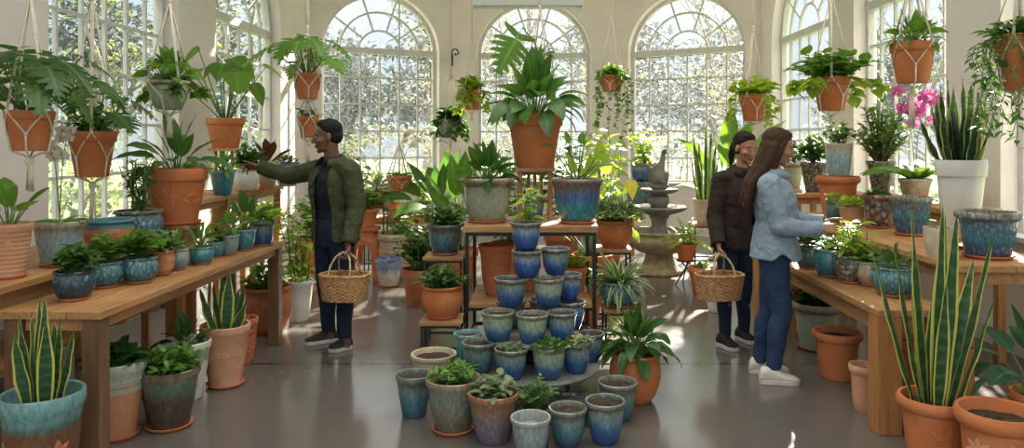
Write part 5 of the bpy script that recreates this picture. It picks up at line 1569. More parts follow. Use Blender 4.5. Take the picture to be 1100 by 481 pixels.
# ceiling batten lamp
Yl = 9.2
lm = thing('batten_lamp', 'long white batten lamp hanging near the ceiling before the central window', 'lamp', W(567, 7, Yl))
hw = 60 * Yl / F
mb = MB(); mb.box((0, 0, .04), (2 * hw, .14, .075)); mb.build('housing', M['lampwhite'], lm, smooth=False, bevel=.008)
mb = MB(); mb.tube([(-hw + .02, 0, -.01), (hw - .02, 0, -.01)], .022, 12); mb.build('tube', M['lampwhite'], lm)
for sx in (-1, 1):
    mb = MB(); mb.box((sx * (hw - .012), 0, -.005), (.024, .06, .06)); mb.build('end_cap', M['lampwhite'], lm, smooth=False)
    mb = MB(); mb.tube([(sx * .7 * hw, 0, .05), (sx * .7 * hw, 0, ZT - lm.location.z)], .006, 5); mb.build('suspension_wire', M['steel'], lm)

# ------------------------------------------------------------------ trees outside
for k, (tx, ty, th_, tr_, lfm, dn, lab) in enumerate((
        (-7.2, 8.2, 6.0, 1.6, 'l_out_b', .9, 'tree with pale leaves outside the near left window'),
        (-9.8, 11.0, 7.5, 1.8, 'l_out_a', 1.0, 'broad tree farther out beyond the near left window'),
        (-8.2, 14.2, 7.0, 1.8, 'l_out_a', 1.0, 'leafy tree outside the second left window'),
        (-6.6, 20.0, 8.0, 1.9, 'l_out_a', 1.0, 'wide leafy tree outside the back left window'),
        (-3.4, 22.5, 8.0, 1.8, 'l_out_b', 1.0, 'tree seen through the right half of the back left window'),
        (-.9, 20.5, 8.5, 1.9, 'l_out_a', .9, 'tall tree outside the central window'),
        (2.2, 23.0, 8.0, 1.8, 'l_out_b', .8, 'tree between the central and back right windows'),
        (5.2, 20.0, 8.0, 1.8, 'l_out_b', .6, 'sparse tree outside the back right window'),
        (9.2, 16.0, 6.5, 1.6, 'l_out_b', .4, 'sparse tree outside the far right window'))):
    tree(tx, ty, th_, tr_, k + 1, lab, lfm, dn)
for k, (hx_, hy_, hw_, hh_, lfm, lab) in enumerate((
        (-6.6, 6.6, 3.2, 1.9, 'l_out_b', 'rounded shrub outside the near left window'),
        (-7.2, 10.6, 3.0, 1.9, 'l_out_a', 'rounded shrub outside the second left window'),
        (-6.4, 15.6, 3.6, 2.4, 'l_out_a', 'broad shrub outside the left part of the back left window'),
        (-3.2, 17.4, 3.6, 2.3, 'l_out_b', 'broad shrub outside the right part of the back left window'),
        (-.2, 17.5, 3.8, 2.4, 'l_out_a', 'broad shrub outside the central window'),
        (3.0, 17.2, 3.4, 2.2, 'l_out_b', 'pale shrub outside the left part of the back right window'),
        (5.8, 16.0, 3.4, 2.0, 'l_out_b', 'pale shrub outside the right part of the back right window'),
        (7.5, 11.0, 3.2, 1.7, 'l_out_b', 'rounded shrub outside the far right window'))):
    hedge(hx_, hy_, hw_, hh_, k + 1, lab, lfm)

for k, (tx, ty, tw_, th_, lab) in enumerate((
        (-24, 24, 7, 9, 'far round tree at the left end of the tree line, beyond the near left window'), (-19, 27, 7, 8.5, 'far round tree seen between the two left windows'),
        (-13.5, 29, 7.5, 8.6, 'far round tree seen past the edge of the second left window'), (-9, 31, 7, 7.6, 'far round tree filling the left of the back left window'),
        (-4.6, 33, 7, 8.2, 'far round tree at the right of the back left window'), (-.6, 31, 6.5, 7.0, 'far round tree filling the central window'),
        (3.8, 33, 7, 7.6, 'far round tree at the left of the back right window'), (8.6, 31, 7, 7.2, 'far round tree at the right of the back right window'),
        (14, 29, 7, 6.4, 'far round tree beyond the far right window'), (19.5, 25, 7, 6.0, 'far round tree at the right end of the tree line'))):
    far_tree(tx, ty + (0, 5)[k % 2], tw_ * .86, th_, k + 1, lab)

# the one yellowed leaf arching from the peacock pot
pk_ = [o for o in bpy.data.objects if o.get('label', '').startswith('big peacock blue')][0]
s = F / 5.5
lf, stm = MB(), MB()
a0 = V((0, 0, 46 / s))
pts = [a0, a0 + V((18 / s, -.03, 16 / s)), a0 + V((36 / s, -.05, 17 / s)), a0 + V((50 / s, -.06, 8 / s)), a0 + V((56 / s, -.06, 0))]
stm.tube(pts, [.006, .005, .005, .004, .003], 6)
leaf_(lf, pts[-1], (.1, -.25, -1), 21 / s, 14 / s, .1, 'heart', 7, .15, random.Random(2), up=V((0, -1, 0)), twist=.1)
lf.build('yellow_leaf', M['l_yellow'], pk_, attr=True); stm.build('arching_stalk', M['stem'], pk_)
# ------------------------------------------------------------------ people
def skinmat(name, col, lip, brow):
    def one(nme, c, rough):
        m, nt, out = nm(nme)
        p = N(nt, 'ShaderNodeBsdfPrincipled', i_Roughness=rough)
        p.inputs['Subsurface Weight'].default_value = .08; p.inputs['Subsurface Radius'].default_value = (.01, .004, .002)
        f, _ = noise_tex(nt, 40, 4)
        r = ramp(nt, [(.3, [x * .88 for x in c]), (.7, [min(1, x * 1.08) for x in c])]); L(nt, f, r.inputs[0]); L(nt, r.outputs[0], p.inputs['Base Color'])
        L(nt, bump(nt, f, .05, .001), p.inputs['Normal'])
        L(nt, p.outputs[0], out.inputs[0]); return m
    return [one(name, col, .5), plain(name + '_eye_white', (.5, .48, .45), .4, 0, .02, 20, 0), plain(name + '_iris', (.02, .012, .008), .35, 0, .02, 20, 0), one(name + '_lips', lip, .4), plain(name + '_brows', brow, .7)]


def cloth(name, col, scale=220, var=.25, rough=.85, fade=None):
    m, nt, out = nm(name)
    p = N(nt, 'ShaderNodeBsdfPrincipled', i_Roughness=rough)
    p.inputs['Specular IOR Level'].default_value = .25
    f, _ = noise_tex(nt, scale, 2); f2, _ = noise_tex(nt, 9, 4)
    r = ramp(nt, [(.3, [c * (1 - var) for c in col]), (.7, [min(1, c * (1 + var)) for c in col])]); L(nt, f, r.inputs[0])
    r2 = ramp(nt, [(.35, (.85, .85, .85)), (.7, (1.12, 1.12, 1.12))]); L(nt, f2, r2.inputs[0])
    L(nt, mix(nt, 1.0, r.outputs[0], r2.outputs[0], 'MULTIPLY'), p.inputs['Base Color'])
    f3, _ = noise_tex(nt, 9, 3, stretch=(1, 1, 1.8))
    a = N(nt, 'ShaderNodeMath', operation='MULTIPLY_ADD', i_1=.05); L(nt, f, a.inputs[0]); L(nt, f3, a.inputs[2])
    L(nt, bump(nt, a.outputs[0], .35, .02), p.inputs['Normal'])
    L(nt, p.outputs[0], out.inputs[0]); return m


def hairmat(name, col):
    m, nt, out = nm(name)
    p = N(nt, 'ShaderNodeBsdfPrincipled', i_Roughness=.55); p.inputs['Specular IOR Level'].default_value = .18
    f, _ = noise_tex(nt, 30, 4, stretch=(6, 6, .5))
    r = ramp(nt, [(.3, [c * .5 for c in col]), (.7, [min(1, c * 1.7) for c in col])]); L(nt, f, r.inputs[0]); L(nt, r.outputs[0], p.inputs['Base Color'])
    L(nt, bump(nt, f, .8, .008), p.inputs['Normal']); L(nt, p.outputs[0], out.inputs[0]); return m


def capsule(mb, p0, r0, p1, r1, n=14):
    p0, p1 = V(p0), V(p1)
    ax = (p1 - p0)
    if ax.length < 1e-6: mb.ball(p0, r0, n, 8); return
    Ln = ax.length; ax = ax / Ln
    u = ax.cross(V((0, 0, 1)));
    if u.length < .05: u = ax.cross(V((1, 0, 0)))
    u.normalize(); w = ax.cross(u)
    rows = []
    for k in range(5):
        a = -PI / 2 + PI / 2 * k / 5 + .12
        rows.append((p0 + ax * r0 * math.sin(a), r0 * math.cos(a)))
    rows.append((p0, r0)); rows.append((p0.lerp(p1, .5), (r0 + r1) / 2)); rows.append((p1, r1))
    for k in range(1, 6):
        a = PI / 2 * k / 5 - (.12 if k == 5 else 0)
        rows.append((p1 + ax * r1 * math.sin(a), r1 * math.cos(a)))
    ids = mb.grid([[c + (u * math.cos(2 * PI * j / n) + w * math.sin(2 * PI * j / n)) * r for j in range(n)] for c, r in rows], 0, True)
    mb.face(ids[0][::-1]); mb.face(ids[-1])


def chain(mb, pts, rad):
    for i in range(len(pts) - 1): capsule(mb, pts[i], rad[i], pts[i + 1], rad[i + 1])


def loft(mb, secs, n=28, pw=2.3):
    """secs: (centre, right vector, forward vector) with half widths baked in"""
    rows = []
    for c, a, b in secs:
        row = []
        for k in range(n):
            t = 2 * PI * k / n; ct, st = math.cos(t), math.sin(t)
            x = math.copysign(abs(ct) ** (2 / pw), ct); y = math.copysign(abs(st) ** (2 / pw), st)
            row.append(V(c) + V(a) * x + V(b) * y)
        rows.append(row)
    ids = mb.grid(rows, 0, True); mb.face(ids[0][::-1]); mb.face(ids[-1])


def remesh(mb, voxel, smooth=6, fac=.5):
    """one continuous closed surface around all the pieces"""
    me = bpy.data.meshes.new('tmp'); me.from_pydata(mb.v, [], mb.f); me.update()
    o = bpy.data.objects.new('tmp', me); COL.objects.link(o)
    r = o.modifiers.new('r', 'REMESH'); r.mode = 'VOXEL'; r.voxel_size = voxel; r.adaptivity = 0
    if smooth:
        s = o.modifiers.new('s', 'SMOOTH'); s.iterations = smooth; s.factor = fac
    bpy.context.view_layer.update()
    dg = bpy.context.evaluated_depsgraph_get()
    ev = o.evaluated_get(dg)
    nme = bpy.data.meshes.new_from_object(ev)
    bpy.data.objects.remove(o, do_unlink=True); bpy.data.meshes.remove(me)
    return nme


def finish(me, name, mats, parent, keep=None, matfn=None, wrinkle=0.0, wscale=(9, 9, 5), solid=0.0, seed=0.0):
    n = len(me.vertices)
    co = np.empty(n * 3); me.vertices.foreach_get('co', co); co = co.reshape(-1, 3)
    if wrinkle:
        no = np.empty(n * 3); me.vertex_normals.foreach_get('vector', no); no = no.reshape(-1, 3)
        for i in range(n):
            x, y, z = co[i]
            q = mnoise.noise(V((x * wscale[0] + seed, y * wscale[1], z * wscale[2]))) + .6 * mnoise.noise(V((x * wscale[0] * 2.3, y * wscale[1] * 2.3 + seed, z * wscale[2] * 3.2)))
            co[i] += no[i] * (wrinkle * (1 - abs(q) * 2))
        me.vertices.foreach_set('co', co.ravel())
    faces = [tuple(p.vertices) for p in me.polygons]
    cen = np.array([co[list(f)].mean(axis=0) for f in faces])
    if keep is not None:
        faces2, idx = [], []
        for f, c in zip(faces, cen):
            if keep(V(c)): faces2.append(f); idx.append(c)
        used = sorted({v for f in faces2 for v in f}); mp = {v: i for i, v in enumerate(used)}
        m2 = bpy.data.meshes.new(name); m2.from_pydata([tuple(co[v]) for v in used], [], [tuple(mp[v] for v in f) for f in faces2])
        bpy.data.meshes.remove(me); me = m2; cen = np.array(idx)
    if keep is not None:
        cnt = {}
        for p_ in me.polygons:
            for ek in p_.edge_keys: cnt[ek] = cnt.get(ek, 0) + 1
        nb = {}
        for (a_, b_), c_ in cnt.items():
            if c_ == 1: nb.setdefault(a_, []).append(b_); nb.setdefault(b_, []).append(a_)
        pos = {i_: me.vertices[i_].co.copy() for i_ in nb}
        for _ in range(10):
            pos = {i_: pos[i_] * .4 + sum((pos[j_] for j_ in l_), V((0, 0, 0))) * (.6 / len(l_)) for i_, l_ in nb.items()}
        for i_, c_ in pos.items(): me.vertices[i_].co = c_
    me.name = name
    me.materials.clear()
    for m in (mats if isinstance(mats, (list, tuple)) else [mats]): me.materials.append(m)
    if matfn: me.polygons.foreach_set('material_index', [matfn(V(c)) for c in cen])
    me.polygons.foreach_set('use_smooth', [True] * len(me.polygons)); me.update()
    o = bpy.data.objects.new(name, me); COL.objects.link(o)
    if parent is not None:
        o.parent = parent
        o.matrix_parent_inverse = Matrix.Translation(-parent.location)
    if solid:
        s = o.modifiers.new('thickness', 'SOLIDIFY'); s.thickness = solid; s.offset = -1
    return o


def hand(mb, wr, d, palm, thumb, curl, s=1.0, splay=.10, thumb_in=.3, curls=None):
    """wrist, direction of the fingers, palm normal, side of the thumb"""
    d = V(d).normalized(); palm = V(palm); palm = (palm - d * palm.dot(d)).normalized(); th = d.cross(palm)
    if th.dot(V(thumb)) < 0: th = -th
    off = (.031, .0105, -.0105, -.031); ln = (.070, .078, .072, .056)
    for k in range(4):
        kn = V(wr) + (d * (.088 - .006 * abs(k - 1)) + th * off[k]) * s
        capsule(mb, V(wr) + th * off[k] * .55 * s + d * .01, .0145 * s, kn, .0118 * s, 10)
        dd = (d + th * (1.2 - k) * splay).normalized()
        cv = curls[k] if curls else curl
        p = kn; r = .0095 * s
        for j, f in enumerate((.45, .32, .23)):
            a = cv * (.9 if j == 0 else 1.0)
            ax = dd.cross(palm).normalized()
            dd = (dd * math.cos(a) + palm * math.sin(a)).normalized(); palm2 = palm
            q = p + dd * ln[k] * f * s
            capsule(mb, p, r, q, r * .9, 8); p = q; r *= .9
            palm = palm - dd * palm.dot(dd)
            palm.normalize()
        palm = V(palm2)
        palm = (V(palm) - d * palm.dot(d)).normalized()
    b = V(wr) + d * .022 * s + th * .020 * s
    d1 = (d * .72 + th * .62 + palm * thumb_in).normalized()
    m1 = b + d1 * .042 * s; d2 = (d1 + d * .35 - th * .25 + palm * thumb_in).normalized(); m2 = m1 + d2 * .034 * s; m3 = m2 + (d2 + d * .2).normalized() * .026 * s
    capsule(mb, b, .0155 * s, m1, .0125 * s, 10); capsule(mb, m1, .0115 * s, m2, .010 * s, 8); capsule(mb, m2, .010 * s, m3, .008 * s, 8)


class Head:
    def __init__(self, c, f, up=(0, 0, 1), s=1.0):
        self.c = V(c); self.s = s
        self.f = V(f).normalized(); u = V(up); self.u = (u - self.f * u.dot(self.f)).normalized(); self.r = self.f.cross(self.u)

    def w(self, x, y, z): return self.c + (self.r * x + self.f * y + self.u * z) * self.s

    def loc(self, p):
        q = (V(p) - self.c) / self.s
        return V((q.dot(self.r), q.dot(self.f), q.dot(self.u)))

    def ell(self, mb, c, r, n=18):
        Mx = Matrix((self.r, self.f, self.u)).transposed()
        mb.ball(self.w(*c), (r[0] * self.s, r[1] * self.s, r[2] * self.s), n, 12, M=Mx)

    def build(self, mb, fem=False):
        E = lambda c, r: self.ell(mb, c, r)
        E((0, -.015, .036), (.074, .094, .082)); E((0, .024, -.012), (.062, .066, .088)); E((0, .028, -.07), (.049 - .003 * fem, .05, .04))
        E((0, .062, -.098), (.022, .02, .018))
        cp = lambda a, ra, b, rb: capsule(mb, self.w(*a), ra * self.s, self.w(*b), rb * self.s, 10)
        cp((0, .084, .016), .008, (0, .104, -.028), .0115)
        for sx in (-1, 1):
            cp((sx * .006, .094, -.032), .008, (sx * .012, .088, -.033), .0065)
            cp((sx * .012, .080, .027), .009, (sx * .046, .064, .025), .008)
            E((sx * .031, .069, .005), (.0145, .0125, .0105))
            E((sx * .042, .052, -.022), (.024, .026, .022))
            E((sx * .076, -.012, -.004), (.010, .02, .031))
            cp((0, .086, -.059), .0075, (sx * .022, .077, -.056), .005)
            cp((0, .085, -.069), .008, (sx * .018, .077, -.065), .0055)

    def mat(self, p):
        """eyes, lips and brows by place on the face"""
        x, y, z = self.loc(p)
        if y < .045 or abs(x) > .07 or abs(z) > .13: return 0
        ax = abs(x)
        if y > .064:
            e = ((ax - .031) / .0125) ** 2 + ((z - .0035) / .0048) ** 2
            if e < 1: return 2 if (ax - .031) ** 2 + (z - .0035) ** 2 < .0064 ** 2 else 1
        if .012 < ax < .05 and abs(z - (.0265 + .004 - (ax - .03) ** 2 * 5)) < .0034: return 4
        if y > .07 and ax < .024:
            if abs(z + .064 - ax * .16) < .0105 * (1 - (ax / .026) ** 2): return 3
        return 0


def shoe(parent, heel, toe, w, h, upper, sole, lace, ground=0.0):
    heel, toe = V((heel[0], heel[1], 0)), V((toe[0], toe[1], 0))
    f = (toe - heel); Ln = f.length; f.normalize(); r = V((f.y, -f.x, 0))
    root_mb = MB()
    prof_ = [(.0, .62, .35), (.03, .78, .75), (.10, .86, .98), (.22, .86, 1.0), (.38, .84, .95), (.52, .92, .70), (.66, 1.0, .52), (.80, .98, .44), (.91, .80, .36), (.98, .5, .24)]
    secs = []
    for t, ww, hh in prof_:
        c = heel + f * Ln * t + V((0, 0, .016 + h * hh / 2))
        secs.append((c, r * w / 2 * ww, V((0, 0, h * hh / 2))))
    loft(root_mb, secs, 20, 2.4)
    o = finish(remesh(root_mb, .006, 4), 'shoe', upper, parent)
    sm = MB()
    outl = []
    n = 26
    for k in range(n):
        t = 2 * PI * k / n
        a = -math.cos(t); q = (a + 1) / 2
        ww = np.interp(q, [0, .06, .25, .45, .68, .88, 1], [.3, .72, .86, .84, 1.03, .86, .3])
        outl.append(heel + f * (Ln * (q * 1.02 - .01)) + r * math.copysign(w / 2 * ww * 1.05 * min(1, abs(math.sin(t)) * 2.5 + .1), math.sin(t)))
    rows = [[p + V((0, 0, z)) for p in outl] for z in (.001, .008, .028, .03)]
    ids = sm.grid(rows, 0, True); sm.face(ids[0][::-1]); sm.face(ids[-1])
    so = sm.build('sole', sole, o); so.matrix_parent_inverse = Matrix.Translation(-parent.location)
    so.matrix_parent_inverse = (o.matrix_parent_inverse).inverted() if False else Matrix.Identity(4)
    lm_ = MB()
    for k in range(4):
        t = .40 + .075 * k
        z = .016 + h * np.interp(t, [.38, .52, .66, .8], [.95, .70, .52, .44])
        c = heel + f * Ln * t + V((0, 0, z + .002))
        lm_.tube([c - r * w * .2 - V((0, 0, .008)), c + V((0, 0, .001)), c + r * w * .2 - V((0, 0, .008))], .0035, 5)
    lm_.build('laces', lace, o)
    return o


def basket(label, c, yaw, wt, dt, h, mat, group, hand_z, handle_mat):
    """c: centre of the floor of the basket; wt, dt: size at the rim"""
    root = thing('wicker_basket', label, 'basket', c, yaw, group)
    n = 44

    def ring(z, o=0.0):
        t = z / h; a = wt / 2 * (.84 + .16 * t) + o; b = dt / 2 * (.84 + .16 * t) + o
        return [(lambda ct, st: V((math.copysign(abs(ct) ** .75, ct) * a, math.copysign(abs(st) ** .75, st) * b, z)))(math.cos(2 * PI * k / n), math.sin(2 * PI * k / n)) for k in range(n)]
    mb = MB()
    rows = 15
    for i in range(rows):
        z = h * (i + .6) / (rows + .3)
        pts = ring(z)
        pp = []
        for k in range(n):
            p = pts[k]; o_ = V((p.x / wt, p.y / dt, 0)).normalized() * (.0042 * (1 if (k + i) % 2 else -1))
            pp.append(p + o_)
        pp.append(pp[0]); mb.tube(pp, .0068 * h / .18, 5, cap=False)
    mb.build('woven_body', mat, root)
    mb = MB()
    R0, R1 = ring(.004), ring(h * .98)
    for k in range(n): mb.tube([R0[k], R1[k]], .004, 4)
    mb.build('stakes', mat, root)
    mb = MB(); pts = ring(0.006, -.004)
    ids = [mb.vert(p) for p in pts]; mb.face(ids[::-1]); ids2 = [mb.vert(p + V((0, 0, .008))) for p in pts]; mb.face(ids2)
    for k in range(n): mb.face((ids[k], ids[(k + 1) % n], ids2[(k + 1) % n], ids2[k]))
    mb.build('base', mat, root)
    mb = MB()
    for q in range(3):
        pts = ring(h)
        pp = [p + V((p.x / wt, p.y / dt, 0)).normalized() * (.006 * math.cos(k * .9 + q * 2.1)) + V((0, 0, .006 * math.sin(k * .9 + q * 2.1))) for k, p in enumerate(pts)]
        pp.append(pp[0]); mb.tube(pp, .0065, 5, cap=False)
    mb.build('rim', mat, root)
    for sy in (-1, 1):
        mb = MB(); k = 14
        y0 = sy * dt / 2 * .96
        for q in range(2):
            pts = []
            for j in range(k + 1):
                a = PI * j / k
                pts.append(V((-wt * .23 * math.cos(a), y0 * (1 - .86 * math.sin(a) ** 1.2) + .004 * math.cos(j * 1.3 + q * PI), h - .03 + (hand_z - h + .03) * math.sin(a) ** .75 + .004 * math.sin(j * 1.3 + q * PI))))
            mb.tube(pts, .006, 6)
        mb.build('handle', handle_mat, root)
    return root


def person(spec):
    sp = spec
    root = thing('person', sp['label'], 'person', (sp['root'][0], sp['root'][1], 0))
    J = sp['J']; tf = V(sp['torso_f']).normalized(); tr = tf.cross(V((0, 0, 1))).normalized(); up = V((0, 0, 1))
    hd = Head(J['head'], sp['head_f'], sp.get('head_up', (0, 0, 1)), sp.get('hs', 1.0))
    k = sp.get('k', 1.0); fem = sp.get('fem', False)
    pel, neck = V(J['pelvis']), V(J['neck'])
    ax = neck - pel

    def sec(t, a, b, fo=0.0, e=0.0): return (pel + ax * t + tf * fo, tr * (a * k + e), tf * (b * k + e))
    base = [(-.10, .135, .10, 0), (0, .165, .11, 0), (.18, .155, .10, .005), (.38, .132 if fem else .145, .09, .008), (.60, .145 if fem else .16, .108 if fem else .112, .012), (.78, .15 if fem else .17, .105, .008), (.90, .13 if fem else .15, .08, 0), (.985, .075, .062, 0)]
    # --- body
    b = MB()
    hd.build(b, fem)
    capsule(b, hd.w(0, -.022, -.055), .054 * k * (.88 if fem else 1), neck, .06 * k * (.9 if fem else 1))
    loft(b, [sec(t, a * .93, bb * .9, fo) for t, a, bb, fo in base])
    for S in 'RL':
        sh, el, wr = V(J['sh' + S]), V(J['el' + S]), V(J['wr' + S])
        chain(b, [sh, sh.lerp(el, .5), el, el.lerp(wr, .35), wr], [.055 * k, .045 * k, .037 * k, .036 * k, .025 * k])
        capsule(b, neck + (sh - neck) * .12 - up * .01, .052 * k, sh, .055 * k)
        H = sp['hand' + S]; hand(b, wr, H['d'], H['palm'], H['thumb'], H['curl'], k * (.94 if fem else 1.02), thumb_in=H.get('tin', .3), curls=H.get('curls'))
        hip, kn, an = V(J['hip' + S]), V(J['kn' + S]), V(J['an' + S])
        chain(b, [hip, kn, kn.lerp(an, .3), an], [.082 * k, .053 * k, .05 * k, .034 * k])
        toe = V(J['toe' + S]); fd = (toe - V((an.x, an.y, 0))); fd.z = 0; fd.normalize()
        chain(b, [an, V((an.x, an.y, .045)) - fd * .02, V((toe.x, toe.y, .03)) - fd * .05], [.034, .032, .022])
    o = finish(remesh(b, .0042, 5, .5), 'body', sp['skin'], root, matfn=hd.mat)
    # --- trousers
    t = MB()
    loft(t, [sec(tt, a, bb, fo, .022) for tt, a, bb, fo in ((-.12, .135, .105, -.005), (0, .163, .115, -.008), (.16, .156, .108, 0), (.24, .146, .10, 0))])
    tw = sp.get('trouser', 1.0)
    for S in 'RL':
        hip, kn, an = V(J['hip' + S]), V(J['kn' + S]), V(J['an' + S])
        bot = an + V((0, 0, -.015))
        calf = kn.lerp(an, .3) - tf * .012
        chain(t, [hip + V((0, 0, -.01)), hip.lerp(kn, .45), kn, calf, kn.lerp(an, .7), bot], [.098 * tw, .085 * tw, .067 * tw, .066 * tw, .055 * tw, .051 * tw])
        cuff = bot - V((0, 0, .03))
    an_z = [V(J['an' + S]).z for S in 'RL']
    keepz = lambda p: p.z > min(V(J['an' + ('R' if (p - V(J['anR'])).length < (p - V(J['anL'])).length else 'L')]).z - .022, 9)
    finish(remesh(t, .0075, 5), 'trousers', sp['trousers'], root, keep=keepz, wrinkle=.004, wscale=(10, 10, 6), solid=.006, seed=sp['seed'])
    # --- inner top
    if sp.get('inner'):
        i_ = MB(); loft(i_, [sec(tt, a, bb, fo, .010) for tt, a, bb, fo in base[1:]] + [sec(1.0, .066, .058, 0, .008)])
        cut = neck.z - .005
        finish(remesh(i_, .0075, 4), 'shirt', sp['inner'], root, wrinkle=.003, seed=3)
        cm = MB()
        nn = 18
        rows = []
        for zz, e in ((-.03, .016), (.018, .010), (.03, .012), (.012, .024), (-.018, .03)):
            rows.append([neck + V((0, 0, zz)) + tr * (.066 * k + e) * math.cos(a) + tf * ((.066 * k + e) * math.sin(a) + .012) + V((0, 0, .03 * (1 - math.sin(a)) / 2)) for a in [PI / 2 + .28 + (2 * PI - .56) * q / nn for q in range(nn + 1)]])
        cm.grid(rows)
        c_ = cm.build('shirt_collar', sp['inner'], root); c_.matrix_parent_inverse = Matrix.Translation(-root.location)
        c_.modifiers.new('thickness', 'SOLIDIFY').thickness = .004
    # --- outer garment
    G = sp['outer']
    e = G['ease']
    g = MB()
    hem = G['hem']
    fl_ = G.get('flare', 0)
    tl = [(hem - .06, .165, .115, -.004, e * 1.15 + fl_), (hem, .165, .115, -.004, e * 1.15 + fl_), (.18, .158, .107, .002, e + fl_ * .4), (.38, G.get('waist', .148), .10, .008, e), (.60, .155 if fem else .165, .114, .012, e), (.78, .156 if fem else .175, .106, .006, e), (.90, .135 if fem else .155, .082, -.004, e * .8), (.99, .075, .064, -.004, e * .7)]
    loft(g, [sec(*q) for q in tl])
    for S in 'RL':
        sh, el, wr = V(J['sh' + S]), V(J['el' + S]), V(J['wr' + S])
        d = (wr - el).normalized()
        capsule(g, neck + (sh - neck) * .18 - up * .02, .055 * k + e * .4, sh, .061 * k + e * .5)
        chain(g, [sh, sh.lerp(el, .45), el, el.lerp(wr, .4), wr + d * .03], [.061 * k + e * .5, .058 * k + e * .45, .052 * k + e * .4, .049 * k + e * .4, .040 * k + e * .3])
    hz = (pel + ax * hem).z
    wrs = [(V(J['wr' + S]), (V(J['wr' + S]) - V(J['el' + S])).normalized()) for S in 'RL']
    op = G.get('open')
    arms = [(V(J['sh' + S]), V(J['el' + S]), V(J['wr' + S])) for S in 'RL']

    def seg(p, a, b_):
        t_ = max(0, min(1, (p - a).dot(b_ - a) / max(1e-6, (b_ - a).length_squared))); return (p - a.lerp(b_, t_)).length

    def keep(p):
        for wp, d in wrs:
            if (p - wp).length < .13 and (p - wp).dot(d) > -.004: return False
        onarm = min(min(seg(p, a, b_), seg(p, b_, c_)) for a, b_, c_ in arms) < .075 * k + e * .4
        q = p - pel
        tt = q.dot(ax) / ax.length_squared; cc = pel + ax * tt
        fx_, rx_ = (p - cc).dot(tf), (p - cc).dot(tr)
        if p.z < hz + .06 or not onarm:
            lim = hz
            if G.get('tail'): lim = hz + .055 * max(0, 1 - abs(fx_) / .07)
            if p.z < lim: return False
        if tt > .955 and math.hypot(fx_, rx_) < .085 * k: return False
        if op and fx_ > .02 and tt < 1.05:
            wdt = np.interp(tt, op[0], op[1])
            if abs(rx_ - op[2]) < wdt and (not onarm or tt > .8): return False
        return True
    go = finish(remesh(g, .0078, 5), G['name'], G['mat'], root, keep=keep, wrinkle=G.get('wr', .007), wscale=(9, 9, 7), solid=.007, seed=sp['seed'] + 5)
    # collar
    cm = MB(); nn = 22; gap = G.get('collar_gap', .5)
    rows = []
    for zz, ee in ((-.025, .010), (.022, .012), (.034, .018), (.012, .034), (-.02, .046)):
        rows.append([neck + V((0, 0, zz - .004)) + tr * (.068 * k + e * .4 + ee) * math.cos(a) + tf * ((.066 * k + e * .35 + ee) * math.sin(a) + .004) + V((0, 0, .034 * (1 - math.sin(a)) / 2 - .012)) for a in [PI / 2 + gap + (2 * PI - 2 * gap) * q / nn for q in range(nn + 1)]])
    cm.grid(rows)
    c_ = cm.build('collar', G['mat'], go); c_.modifiers.new('thickness', 'SOLIDIFY').thickness = .005
    c_.matrix_parent_inverse = Matrix.Identity(4)
    # cuffs
    for wp, d in wrs:
        cf = MB(); rr = .042 * k + e * .3
        cf.tube([wp - d * .045, wp - d * .04, wp - d * .006, wp - d * .001], [rr * .9, rr * 1.05, rr * 1.02, rr * .85], 18, cap=False)
        c2 = cf.build('cuff', G['mat'], go); c2.modifiers.new('thickness', 'SOLIDIFY').thickness = .004
    # pocket flaps and buttons on the chest
    for (px_, tt, w_, h_) in G.get('pockets', ()):
        pm = MB(); c0 = pel + ax * tt
        rows = []
        for zz in (0, -.5, -1):
            row = []
            for q in range(6):
                x_ = px_ + w_ * (q / 5 - .5)
                yb = (.114 * k + e) * math.sqrt(max(.05, 1 - (abs(x_) / (.165 * k + e)) ** 2.3)) + .016
                row.append(c0 + tr * x_ + tf * yb + up * (zz * h_))
            rows.append(row)
        pm.grid(rows); pk = pm.build('pocket_flap', G['mat'], go); pk.modifiers.new('thickness', 'SOLIDIFY').thickness = .006
    # --- shoes
    for S in 'RL':
        shoe(root, J['heel' + S], J['toe' + S], sp['shoe_w'], .098, sp['shoe'][0], sp['shoe'][1], sp['shoe'][2])
    # --- hair
    hb = MB(); sp['hair_fn'](hb, hd, J)
    finish(remesh(hb, sp.get('hair_vox', .006), 3), 'hair', sp['hair'], root, wrinkle=.0018, wscale=(34, 34, sp.get('hair_ws', 34)))
    return root


